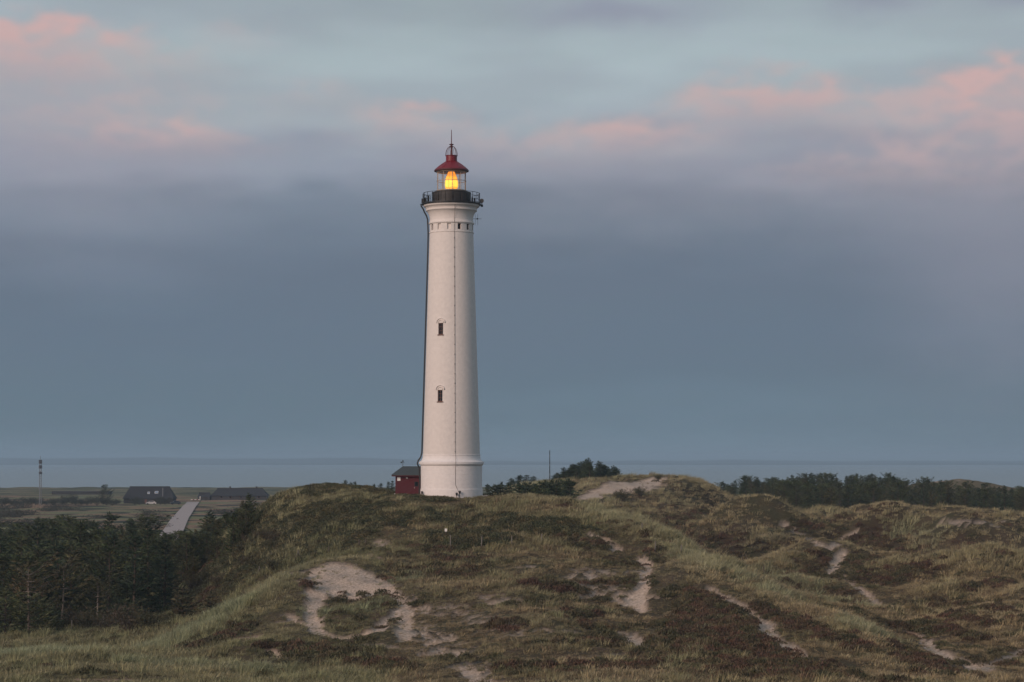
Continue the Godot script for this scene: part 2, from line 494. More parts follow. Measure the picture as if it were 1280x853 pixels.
func shape_land() -> void:
	var pts := []
	for px in PROFILES:
		var a: Array = PROFILES[px]
		for k in range(0, a.size(), 2):
			var d: float = a[k]
			var q: float = a[k + 1]
			var e := EYE - (q - HY) * d / F if q > 500.0 else q
			pts.append(Vector3(float(px) / 100.0, log(d) * LN, e))
		if a.size() > 14: pts.append(Vector3(float(px) / 100.0, log(760.0) * LN, 3.5 if px < 600 else 5.0))
	# thin plate spline through the points
	var n := pts.size()
	var w := n + 3
	var A: Array[PackedFloat64Array] = []
	for i in w:
		var row := PackedFloat64Array()
		row.resize(w + 1)
		A.append(row)
	for i in n:
		for j in n:
			var dx: float = pts[i].x - pts[j].x
			var dy: float = pts[i].y - pts[j].y
			var r2 := dx * dx + dy * dy
			A[i][j] = 0.5 * r2 * log(r2) if r2 > 1e-9 else 0.02
		A[i][n] = 1.0; A[i][n + 1] = pts[i].x; A[i][n + 2] = pts[i].y
		A[n][i] = 1.0; A[n + 1][i] = pts[i].x; A[n + 2][i] = pts[i].y
		A[i][w] = pts[i].z
	for k in w:
		var best := k
		for i in range(k + 1, w):
			if absf(A[i][k]) > absf(A[best][k]): best = i
		var t := A[k]; A[k] = A[best]; A[best] = t
		var rk := A[k]
		for i in range(k + 1, w):
			var f := A[i][k] / rk[k]
			if f == 0.0: continue
			var ri := A[i]
			for j in range(k, w + 1):
				ri[j] -= f * rk[j]
			A[i] = ri
	var sol := PackedFloat64Array()
	sol.resize(w)
	for k in range(w - 1, -1, -1):
		var s := A[k][w]
		for j in range(k + 1, w):
			s -= A[k][j] * sol[j]
		sol[k] = s / A[k][k]
	var qx := PackedFloat64Array()
	var qy := PackedFloat64Array()
	for p in pts:
		qx.append(p.x); qy.append(p.y)
	var first := PackedFloat32Array()
	first.resize(BNX * BNY0)
	for iy in BNY0:
		var y := (BY0 + iy * BDY * 2.0) * LN
		for ix in BNX:
			var x := (BX0 + ix * BDX) / 100.0
			var s := sol[n] + sol[n + 1] * x + sol[n + 2] * y
			for j in n:
				var dx := x - qx[j]
				var dy := y - qy[j]
				var r2 := dx * dx + dy * dy
				if r2 > 1e-9: s += sol[j] * 0.5 * r2 * log(r2)
			first[iy * BNX + ix] = s
	base.resize(BNX * BNY)
	for iy in BNY:
		var f := clampf(iy * 0.5, 1.0, BNY0 - 3.001)
		var i := int(f)
		for ix in BNX:
			var o := i * BNX + ix
			base[iy * BNX + ix] = cub(first[o - BNX], first[o], first[o + BNX], first[o + 2 * BNX], f - i)
	var swell := noise(74, 26.0, 2, 0.5)
	for iy in BNY:
		var d := exp(BY0 + iy * BDY)
		for ix in BNX:
			var px := BX0 + ix * BDX
			var x := (px - CX) / F * d
			var amount := 1.0 if px > 880.0 else 0.45
			amount *= smoothstep(150.0, 210.0, d) * (1.0 - smoothstep(380.0, 460.0, d))
			if px < 880.0: amount *= smoothstep(14.0, 30.0, Vector2(x + 6.5, (d - 236.0) * 0.8).length())
			var h := (0.5 - absf(swell.get_noise_2d(x, d)) * 1.9) * 1.3 * amount
			for q in HUMPS:
				var dx: float = (x - (q[0] - CX) / F * q[1]) / q[3]
				var dz: float = (d - q[1]) / q[4]
				var rr := dx * dx + dz * dz
				if rr < 9.0: h += q[2] * (1.35 if q[0] > 890 else 1.0) * exp(-rr)
			base[iy * BNX + ix] += h
	crest.resize(BNX * BNY)
	for iy in range(5, BNY - 5):
		var d := exp(BY0 + iy * BDY)
		for ix in range(4, BNX - 4):
			var o := iy * BNX + ix
			var k := clampi(int(round(7.0 / (BDX / F * d))), 1, 4)
			var j := clampi(int(round(7.0 / (BDY * d))), 1, 5)
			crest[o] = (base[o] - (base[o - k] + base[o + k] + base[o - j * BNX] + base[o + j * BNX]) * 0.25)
	hum = noise(71, 9.0, 3, 0.5)
	hum2 = noise(72, 2.2, 2, 0.5)
	hum3 = noise(73, 60.0, 3, 0.5)

func cub(a: float, b: float, c: float, d: float, t: float) -> float:
	return b + 0.5 * t * (c - a + t * (2.0 * a - 5.0 * b + 4.0 * c - d + t * (3.0 * (b - c) + d - a)))

func base_height(px: float, d: float) -> float:
	var fx := clampf((px - BX0) / BDX, 1.0, BNX - 3.001)
	var fy := clampf((log(d) - BY0) / BDY, 1.0, BNY - 3.001)
	var ix := int(fx)
	var iy := int(fy)
	var tx := fx - ix
	var r := [0.0, 0.0, 0.0, 0.0]
	for k in 4:
		var o := (iy + k - 1) * BNX + ix
		r[k] = cub(base[o - 1], base[o], base[o + 1], base[o + 2], tx)
	return cub(r[0], r[1], r[2], r[3], fy - iy)

func land(px: float, d: float) -> float:
	var x := (px - CX) / F * d
	var h := base_height(px, minf(d, 750.0))
	var flat := 1.0 - smoothstep(7.5, 3.0, Vector2(x + 6.53, d - 241.0).length() - 4.0)   # level ground round the tower
	var rough := flat * (1.0 if d < 420.0 else 1.3)
	if px < 300.0 and d > 330.0: rough *= 1.0 - smoothstep(330.0, 420.0, d)
	elif d > 700.0: rough *= 0.25
	h += (hum.get_noise_2d(x, d) * 0.42 + hum2.get_noise_2d(x, d) * 0.12) * rough
	if d > 620.0:
		var far := 3.0 + hum3.get_noise_2d(x, d) * 0.3
		h = lerpf(h, far, smoothstep(620.0, 740.0, d))
		if d > 1440.0:
			h = lerpf(h, 3.2 + hum3.get_noise_2d(x * 2.0, 7.0) * 0.8, smoothstep(1440.0, 1470.0, d))
			h = lerpf(h, -1.2, smoothstep(1490.0, 1545.0, d))
	return h

func land_xz(x: float, z: float) -> float:
	var d := maxf(-z, 41.0)
	return land(x / d * F + CX, d)

# where the line of sight through a pixel first meets the land
func hit(px: float, py: float, from := 100.0, to := 1500.0) -> Vector3:
	var d := from
	while d < to:
		var row := HY + (EYE - land(px, d)) * F / d
		if row <= py:
			break
		d *= 1.002
	return Vector3((px - CX) / F * d, land(px, d), -d)

# ------------------------------------------------------------------ what covers the land
var cols := PackedFloat32Array()
var rows := PackedFloat32Array()
var nc := 0
var nr := 0
var H := PackedFloat32Array()
var cover := {}      # name -> PackedFloat32Array over the net: sand, heath, green, scrub, straw

func col_at(px: float) -> float:
	# columns: step 16 outside -80 .. 1360, step 4 inside
	if px < -80.0: return clampf((px + 400.0) / 16.0, 0.0, 20.0)
	if px < 1360.0: return 20.0 + (px + 80.0) / 4.0
	return minf(380.0 + (px - 1360.0) / 16.0, nc - 1.0)

func row_at(d: float) -> float:
	if d < 100.0: return clampf(log(d / 42.0) / log(100.0 / 42.0) * 24.0, 0.0, 24.0)
	if d < 420.0: return 24.0 + log(d / 100.0) / 0.0036
	return minf(24.0 + floorf(log(4.2) / 0.0036) + log(d / 420.0) / 0.007, nr - 1.0)

func paint_land() -> void:
	for k in 20: cols.append(-400.0 + 16.0 * k)
	for k in 360: cols.append(-80.0 + 4.0 * k)
	for k in 21: cols.append(1360.0 + 16.0 * k)
	for k in 24: rows.append(42.0 * pow(100.0 / 42.0, k / 24.0))
	var near := int(floorf(log(4.2) / 0.0036))
	for k in near: rows.append(100.0 * exp(0.0036 * k))
	var d := 420.0
	while d < 1560.0:
		rows.append(d)
		d *= exp(0.007)
	nc = cols.size()
	nr = rows.size()
	H.resize(nc * nr)
	for r in nr:
		for c in nc:
			H[r * nc + c] = land(cols[c], rows[r])
	for k in ["sand", "heath", "green", "scrub", "straw", "trod"]:
		var a := PackedFloat32Array()
		a.resize(nc * nr)
		cover[k] = a
	var edge := noise(81, 3.0, 4, 0.6)
	# [kind, strength, patchiness, [px, py, width in metres, ...]]
	for s in STROKES:
		var pts := []
		var a: Array = s[3]
		# the line is followed over the ground in short steps, so that it stays whole where the land rolls
		for k in range(0, a.size(), 3):
			var steps := 1
			if s[0] == "sand" and k + 3 < a.size():
				steps = maxi(1, int(Vector2(a[k + 3] - a[k], a[k + 4] - a[k + 1]).length() / 5.0))
			for m in steps:
				var u := float(m) / steps
				var e: int = mini(k + 3, a.size() - 3)
				var p := hit(lerpf(a[k], a[e], u), lerpf(a[k + 1], a[e + 1], u))
				var wide := lerpf(a[k + 2], a[e + 2], u)
				if s[0] == "sand" and wide < 0.8: wide *= 1.3
				pts.append([Vector2(p.x, -p.z), wide])
		for k in maxi(1, pts.size() - 1):
			var p: Array = pts[k]
			var q: Array = pts[mini(k + 1, pts.size() - 1)]
			if absf(p[0].y - q[0].y) > p[0].y * 0.1 and s[0] == "sand": q = p
			stroke(cover[s[0]], p[0], q[0], p[1] / 2.0, q[1] / 2.0, s[1], s[2], edge, s[0] == "sand")
			if s[0] == "sand": stroke(cover.trod, p[0], q[0], p[1] / 2.0 + 3.2, q[1] / 2.0 + 3.2, 1.0, 0.0, edge, false)

func stroke(a: PackedFloat32Array, p: Vector2, q: Vector2, r0: float, r1: float, strength: float, patchy: float, edge: FastNoiseLite, crisp: bool) -> void:
	var reach := maxf(r0, r1) * 1.6 + 0.5
	var d0 := minf(p.y, q.y) - reach
	var d1 := maxf(p.y, q.y) + reach
	var i0 := int(row_at(d0))
	var i1 := mini(int(row_at(d1)) + 1, nr - 1)
	var px0 := minf(p.x, q.x) - reach
	var px1 := maxf(p.x, q.x) + reach
	for r in range(i0, i1 + 1):
		var d := rows[r]
		var j0 := int(col_at(minf(px0 / d0, px0 / d1) * F + CX))
		var j1 := mini(int(col_at(maxf(px1 / d0, px1 / d1) * F + CX)) + 1, nc - 1)
		for c in range(j0, j1 + 1):
			var at := Vector2((cols[c] - CX) / F * d, d)
			var t := 0.0
			if p != q: t = clampf((at - p).dot(q - p) / (q - p).length_squared(), 0.0, 1.0)
			var rad := lerpf(r0, r1, t)
			var n := edge.get_noise_2d(at.x * 1.0, at.y * 1.0)
			var dist := (at - p.lerp(q, t)).length() + n * rad * (0.7 if crisp else 0.9)
			if crisp: dist += maxf(0.0, edge.get_noise_2d(at.x * 5.0 + 20.0, at.y * 5.0) - 0.05) * minf(rad * 1.6, 1.8) * smoothstep(0.7, 1.6, rad)
			var soft := 0.35 if crisp else 0.8
			var val := strength * (1.0 - smoothstep(rad * (1.0 - soft), rad * (1.0 + soft * 0.6) + 0.05, dist))
			if patchy > 0.0:
				var m := edge.get_noise_2d(at.x * 2.3 + 50.0, at.y * 2.3)
				val *= smoothstep(patchy - 0.35, patchy + 0.05, m)
			var o := r * nc + c
			if val > a[o]: a[o] = val

const STROKES := [
	# the blowout in the near dune and the tracks round it
	["sand", 1.0, 0.0, [400, 707, 3.6, 415, 706, 4.0, 436, 713, 4.0]],
	["sand", 1.0, 0.0, [402, 722, 4.5, 425, 730, 6.0, 466, 741, 5.0]],
	["sand", 1.0, 0.0, [400, 713, 5.0, 440, 719, 5.5, 468, 737, 4.5]],
	["sand", 1.0, 0.0, [396, 738, 2.0, 390, 768, 1.2, 397, 790, 1.5, 430, 798, 1.1]],
	["sand", 0.95, 0.0, [430, 798, 1.0, 470, 787, 1.0, 492, 768, 1.1, 505, 752, 1.0]],
	["sand", 0.95, 0.0, [440, 708, 1.0, 472, 722, 1.0, 494, 742, 0.9, 512, 766, 0.9]],
	["sand", 0.9, 0.0, [506, 768, 1.4, 507, 800, 1.0]],
	["sand", 0.9, 0.05, [465, 806, 0.8, 520, 812, 1.2, 560, 822, 1.2, 600, 842, 1.2]],
	["sand", 0.9, 0.05, [515, 780, 2.0, 550, 800, 3.0, 590, 835, 2.4, 612, 853, 2.0]],
	["sand", 0.9, 0.0, [575, 830, 1.0, 598, 848, 1.3, 606, 860, 1.4]],
	["sand", 0.8, 0.1, [500, 745, 1.5, 545, 770, 1.5]],
	["sand", 0.95, 0.0, [338, 814, 0.8, 349, 822, 1.6]],
	["sand", 0.85, 0.0, [80, 851, 0.5, 140, 849, 0.7, 190, 848, 0.5]],
	["sand", 0.8, 0.0, [285, 799, 0.3, 325, 797, 0.5]],
	["sand", 0.9, 0.0, [358, 768, 0.5, 368, 772, 0.6]],
	["sand", 0.8, 0.0, [345, 779, 0.25, 375, 777, 0.4, 388, 783, 0.4]],
	["sand", 0.7, 0.05, [452, 695, 1.4, 478, 700, 1.6]],
	["sand", 0.6, 0.0, [472, 676, 0.7, 482, 682, 0.7]],
	["sand", 0.8, 0.0, [549, 693, 0.6, 566, 691, 0.7]],
	["sand", 0.8, 0.0, [575, 717, 0.25, 602, 715, 0.35]],
	["sand", 0.7, 0.0, [628, 712, 0.25, 665, 707, 0.35]],
	["sand", 0.7, 0.0, [663, 696, 0.35, 684, 703, 0.5]],
	["sand", 0.8, 0.0, [90, 797, 0.3, 115, 790, 0.5]],
	# the hollow in the middle
	["sand", 0.9, 0.0, [735, 666, 0.3, 757, 675, 0.6, 768, 684, 1.2, 774, 691, 0.5]],
	["sand", 1.0, 0.0, [800, 697, 0.9, 809, 706, 1.2, 805, 722, 1.1, 797, 740, 1.9, 797, 755, 1.6, 803, 766, 1.0]],
	["sand", 0.85, 0.08, [712, 728, 2.5, 740, 716, 3.5, 790, 715, 3.0]],
	["sand", 0.85, 0.08, [730, 745, 2.5, 770, 735, 4.0, 795, 750, 3.5]],
	["sand", 0.9, 0.0, [716, 727, 0.9, 724, 731, 0.8]],
	["sand", 0.85, 0.0, [735, 791, 0.5, 765, 786, 0.6, 775, 784, 0.6]],
	["sand", 0.9, 0.0, [778, 789, 1.2, 790, 797, 1.8, 797, 808, 1.6]],
	["sand", 0.6, 0.1, [600, 745, 2.0, 650, 755, 2.0]],
	["sand", 0.6, 0.15, [560, 760, 2.5, 640, 790, 3.0, 700, 790, 2.0]],
	["sand", 0.7, 0.0, [680, 826, 0.2, 730, 822, 0.25, 780, 818, 0.25]],
	# the path along the ridge on the right
	["sand", 0.9, 0.0, [888, 738, 0.57, 920, 752, 0.63, 948, 772, 0.77]],
	["sand", 1.0, 0.0, [955, 775, 1.4, 963, 797, 1.7, 985, 808, 1.5]],
	["sand", 0.95, 0.0, [985, 808, 1, 1012, 823, 0.94, 1040, 838, 0.77, 1078, 855, 0.7]],
	["sand", 0.7, 0.0, [932, 847, 0.3, 958, 852, 0.35]],
	# paths among the dunes on the right
	["sand", 0.9, 0.0, [978, 656, 0.57, 1012, 674, 0.77, 1037, 683, 0.94]],
	["sand", 0.9, 0.0, [1037, 683, 0.94, 1052, 676, 0.94, 1070, 664, 0.77]],
	["sand", 1.0, 0.0, [1056, 690, 1, 1046, 702, 1.4, 1040, 716, 0.77]],
	["sand", 0.9, 0.0, [1050, 719, 0.57, 1076, 735, 0.7, 1100, 758, 0.57]],
	["sand", 0.95, 0.0, [1138, 791, 1.2, 1160, 806, 1.6, 1196, 826, 1.8, 1220, 833, 1.6]],
	["sand", 1.0, 0.0, [1198, 836, 2.2, 1228, 832, 2.6]],
	["sand", 0.9, 0.0, [1228, 832, 1.5, 1250, 824, 1.2, 1276, 814, 1.1]],
	["sand", 0.6, 0.05, [1180, 653, 2.2, 1250, 654, 2.2]],
	# the far dune with its open sand
	["sand", 1.0, 0.0, [735, 622, 4.0, 765, 614, 9.0, 790, 606, 10.0, 814, 601, 7.0]],
	["sand", 0.6, 0.0, [1160, 603, 4.0, 1190, 600, 5.0]],
	# dark heather
	["heath", 1.0, 0.0, [560, 700, 2.3, 590, 702, 3.9]],
	["heath", 0.9, 0.0, [668, 735, 2.3, 700, 733, 3.1]],
	["heath", 0.8, 0.0, [715, 770, 1.6, 735, 768, 2]],
	["heath", 1.0, 0.0, [872, 745, 2.0, 890, 775, 4.5, 915, 808, 6.5, 955, 835, 7.0, 1000, 850, 5.0]],
	["straw", 0.6, 0.0, [830, 710, 4.0, 850, 760, 5.0]],
	["heath", 0.9, 0.0, [650, 835, 3.1, 720, 840, 4.7, 820, 840, 4.7]],
	["heath", 0.8, 0.0, [620, 780, 1.6, 650, 785, 2]],
	["heath", 0.9, 0.0, [735, 805, 1.2, 755, 808, 1.6]],
	["heath", 1.0, 0.0, [890, 672, 3.9, 930, 680, 7, 975, 675, 5.5]],
	["heath", 0.9, 0.0, [1000, 700, 2.3, 1030, 697, 3.1]],
	["heath", 0.9, 0.0, [1080, 662, 3.1, 1120, 678, 4.7, 1150, 682, 3.1]],
	["heath", 0.9, 0.0, [1075, 702, 3.9, 1110, 706, 5.5, 1160, 710, 3.9]],
	["heath", 0.8, 0.0, [1185, 672, 3.1, 1220, 680, 4.7, 1245, 695, 3.9]],
	["heath", 0.9, 0.0, [1210, 765, 3.9, 1250, 770, 5.5, 1280, 772, 4.7]],
	["heath", 0.8, 0.0, [1205, 735, 2.3, 1240, 732, 3.1]],
	["heath", 0.9, 0.0, [1120, 810, 2.3, 1150, 825, 3.1, 1180, 845, 3.1]],
	["heath", 0.8, 0.0, [1180, 790, 2, 1230, 800, 2]],
	["heath", 0.7, 0.0, [990, 735, 3.1, 1040, 745, 3.1, 1060, 760, 2.3]],
	["heath", 0.8, 0.0, [950, 760, 1.6, 1010, 790, 2.3, 1080, 815, 2.3]],
	["heath", 0.9, 0.0, [780, 650, 4.7, 840, 655, 7.8, 880, 640, 6.2]],
	["heath", 0.8, 0.0, [840, 610, 4.7, 880, 615, 4.7]],
	["heath", 0.9, 0.0, [700, 628, 2.3, 760, 650, 2.3, 840, 690, 2.3]],
	["heath", 1.0, 0.0, [1060, 648, 3.1, 1110, 652, 3.9]],
	["heath", 0.7, 0.0, [1200, 652, 3.9, 1270, 656, 3.9]],
	["heath", 0.9, 0.0, [240, 812, 1.6, 280, 798, 2, 310, 786, 1.6]],
	["heath", 0.8, 0.0, [330, 808, 1.2, 370, 818, 1.6]],
	["heath", 0.7, 0.0, [430, 828, 1.6, 500, 838, 1.6]],
	["heath", 0.9, 0.0, [452, 712, 0.78, 480, 730, 0.94, 500, 752, 0.94]],
	["heath", 0.9, 0.0, [388, 712, 0.78, 386, 735, 0.94]],
	# grey-green marram
	["green", 1.0, 0.0, [215, 800, 5.0, 270, 775, 5.0, 330, 738, 4.0, 385, 708, 2.5]],
	["green", 0.9, 0.0, [-60, 820, 7.0, 60, 818, 8.0, 180, 815, 8.0]],
	["green", 0.7, 0.05, [620, 612, 8.0, 665, 612, 10.0, 720, 630, 6.0, 800, 656, 5.0]],
	["green", 0.75, 0.05, [800, 656, 5.0, 850, 684, 5.0, 910, 716, 6.0, 970, 745, 7.0]],
	["green", 0.75, 0.05, [960, 722, 6.0, 1010, 738, 7.0, 1060, 760, 7.0]],
	["green", 0.7, 0.0, [1060, 780, 5.0, 1100, 800, 5.0]],
	["green", 0.8, 0.0, [1130, 662, 6.0, 1180, 668, 5.0, 1160, 680, 5.0]],
	["green", 0.8, 0.0, [480, 730, 3.0, 520, 720, 3.0]],
	["green", 0.8, 0.0, [395, 765, 4.0, 440, 765, 4.0, 470, 755, 3.0]],
	["green", 0.6, 0.0, [180, 830, 5.0, 330, 840, 5.0]],
	["green", 0.6, 0.0, [870, 790, 2.0, 930, 770, 2.5]],
	# dark low scrub
	["scrub", 1.0, 0.0, [340, 628, 8.0, 400, 612, 9.0, 440, 610, 8.0, 480, 618, 4.0]],
	["scrub", 0.8, 0.0, [380, 650, 7.0, 440, 645, 7.0, 500, 648, 6.0]],
	["scrub", 0.7, 0.05, [300, 680, 8.0, 360, 665, 8.0, 430, 672, 7.0]],
	["scrub", 0.9, 0.0, [515, 645, 4.0, 560, 650, 5.0]],
	["scrub", 1.0, 0.0, [570, 655, 4.0, 610, 650, 5.0, 640, 648, 3.0]],
	["scrub", 1.0, 0.0, [640, 652, 4.0, 690, 662, 5.0]],
	["scrub", 0.9, 0.0, [560, 675, 3.0, 620, 680, 4.0]],
	["scrub", 0.8, 0.0, [240, 710, 6.0, 290, 690, 7.0, 330, 665, 6.0]],
	["scrub", 0.9, 0.0, [330, 692, 5.0, 300, 720, 5.0, 350, 700, 4.0]],
	["scrub", 0.7, 0.0, [495, 622, 3.0, 540, 626, 3.0]],
	# open straw-coloured ground
	["straw", 0.8, 0.0, [470, 800, 6.0, 600, 780, 10.0, 700, 770, 9.0]],
	["straw", 0.8, 0.0, [480, 660, 4.0, 520, 668, 4.0]],
	["straw", 0.8, 0.0, [820, 750, 5.0, 840, 790, 6.0]],
	["straw", 0.8, 0.0, [1080, 770, 7.0, 1200, 770, 8.0, 1280, 740, 6.0]],
	["straw", 0.7, 0.0, [250, 835, 5.0, 420, 820, 5.0]],
]

func cov(kind: String, px: float, d: float) -> float:
	var c := int(col_at(px) + 0.5)
	var r := int(row_at(d) + 0.5)
	return cover[kind][clampi(r, 0, nr - 1) * nc + clampi(c, 0, nc - 1)]

# ------------------------------------------------------------------ the land as a mesh
func build_land() -> void:
	var n := nc * nr
	var v := PackedVector3Array(); v.resize(n)
	var c := PackedColorArray(); c.resize(n)
	var nm := PackedVector3Array(); nm.resize(n)
	var ix := PackedInt32Array()
	var mott := noise(91, 5.0, 4, 0.6)
	var mott2 := noise(92, 24.0, 3, 0.5)
	var fld := noise(93, 1.0, 2, 0.5)
	var earth := Color(0.15, 0.11, 0.075)
	var moss := Color(0.1, 0.095, 0.055)
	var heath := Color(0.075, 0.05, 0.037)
	var sand := Color(0.74, 0.585, 0.47)
	var tan := Color(0.4, 0.27, 0.18)
	var meadow := Color(0.28, 0.285, 0.155)
	var bush := Color(0.065, 0.07, 0.05)
	for r in nr:
		var d := rows[r]
		for k in nc:
			var o := r * nc + k
			var px := cols[k]
			var x := (px - CX) / F * d
			v[o] = Vector3(x, H[o] - 0.36 * cover.sand[o], -d)
			var m := mott.get_noise_2d(x, d)
			var m2 := mott2.get_noise_2d(x, d)
			var q := earth.lerp(moss, clampf(0.5 + m * 0.9 + m2 * 0.6, 0, 1))
			if d < 700.0:
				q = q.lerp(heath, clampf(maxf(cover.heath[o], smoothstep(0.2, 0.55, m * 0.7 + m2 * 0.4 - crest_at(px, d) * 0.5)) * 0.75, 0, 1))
				q = q.lerp(bush, cover.scrub[o] * 0.8)
				if px > 1080.0: q = q.lerp(Color(0.27, 0.215, 0.135), smoothstep(560.0, 610.0, d) * 0.85)
				q = q.lerp(sand * (1.0 + 0.15 * m), cover.sand[o])
				if px < 300.0 and d > 330.0:
					q = q.lerp(field(x, d, fld, tan, meadow, bush), smoothstep(330.0, 380.0, d))
			else:
				q = field(x, d, fld, tan, meadow, bush)
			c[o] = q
	for r in nr:
		for k in nc:
			var o := r * nc + k
			var a := v[o + 1 if k < nc - 1 else o] - v[o - 1 if k > 0 else o]
			var b := v[o + nc if r < nr - 1 else o] - v[o - nc if r > 0 else o]
			nm[o] = a.cross(b).normalized()
	ix.resize((nc - 1) * (nr - 1) * 6)
	var w := 0
	for r in nr - 1:
		for k in nc - 1:
			var o := r * nc + k
			ix[w] = o; ix[w + 1] = o + nc; ix[w + 2] = o + nc + 1
			ix[w + 3] = o; ix[w + 4] = o + nc + 1; ix[w + 5] = o + 1
			w += 6
	var arr := []
	arr.resize(Mesh.ARRAY_MAX)
	arr[Mesh.ARRAY_VERTEX] = v
	arr[Mesh.ARRAY_NORMAL] = nm
	arr[Mesh.ARRAY_COLOR] = c
	arr[Mesh.ARRAY_INDEX] = ix
	var am := ArrayMesh.new()
	am.add_surface_from_arrays(Mesh.PRIMITIVE_TRIANGLES, arr)
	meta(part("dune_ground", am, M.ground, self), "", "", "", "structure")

# meadows, bare tan fields and heather mats on the plain behind the dunes
func field(x: float, d: float, f: FastNoiseLite, tan: Color, meadow: Color, bush: Color) -> Color:
	var a := f.get_noise_2d(x / 70.0 + 3.0, d / 46.0)
	var b := f.get_noise_2d(x / 28.0 + 90.0, d / 30.0)
	var q := meadow.lerp(tan, smoothstep(-0.12, 0.12, a))
	q = q.lerp(bush, smoothstep(0.16, 0.3, b))
	if d > 1150.0: q = q.lerp(bush.lerp(meadow, clampf(0.5 + a, 0, 1)), 0.6)
	return q

# ------------------------------------------------------------------ water, far shore, road
func build_far() -> void:
	var g := Shape.new()
	g.quad(Vector3(-9000, 0, -1380), Vector3(9000, 0, -1380), Vector3(9000, 0, -15500), Vector3(-9000, 0, -15500), Vector3.UP)
	meta(part("water", g, M.water, self), "", "", "", "structure")
	far_ridge("far_shore", 11000.0, 500.0, 5.5, 2.5, 5.5, 101, 160.0)
	far_ridge("far_hills", 13500.0, 1500.0, 37.0, 12.0, 18.0, 103, 900.0)
	# the road: a strip lying on the plain
	var mid := [Vector2(205, 676), Vector2(216, 663), Vector2(225, 648), Vector2(233, 637), Vector2(241, 627.5)]
	var s := Shape.new()
	var prev := []
	for k in 41:
		var t := k / 40.0 * (mid.size() - 1)
		var i := mini(int(t), mid.size() - 2)
		var q: Vector2 = (mid[i] as Vector2).lerp(mid[i + 1], t - i)
		var d: float = 17.6 * F / (q.y - HY)
		var x := (q.x - CX) / F * d
		var pair := []
		for side in [-2.6, -1.3, 0.0, 1.3, 2.6]:
			pair.append(Vector3(x + side, land_xz(x + side, -d) + 0.3, -d))
		if prev:
			for j in 4:
				s.quad(prev[j], prev[j + 1], pair[j + 1], pair[j], Vector3.UP)
		prev = pair
	meta(part("road", s, M.road, self), "", "", "", "structure")

func far_ridge(called: String, d: float, deep: float, top: float, vary: float, right_top: float, seed_: int, wave: float) -> void:
	var f := noise(seed_, wave, 4, 0.5)
	var g := Shape.new()
	var n := 420
	var x0 := -6500.0
	var prev := []
	for k in n + 1:
		var x := lerpf(x0, -x0, float(k) / n)
		var left := smoothstep(-300.0, -900.0, x)
		var h := lerpf(right_top, top, left) + f.get_noise_1d(x) * vary
		h = maxf(h, 2.0)
		var now := [Vector3(x, -0.5, -d), Vector3(x, h * 0.7, -d - deep * 0.3), Vector3(x, h, -d - deep * 0.6), Vector3(x, -0.5, -d - deep)]
		if prev:
			for j in 3:
				g.quad(prev[j], now[j], now[j + 1], prev[j + 1], Vector3(0, 1, 0.4 if j < 2 else -0.4))
		prev = now
	meta(part(called, g, M.far, self), "", "", "", "structure")

# ------------------------------------------------------------------ the lighthouse
const TS := 11.6
func th(py: float) -> float: return (621.0 - py) / TS   # height above the tower's foot of a row of the photograph

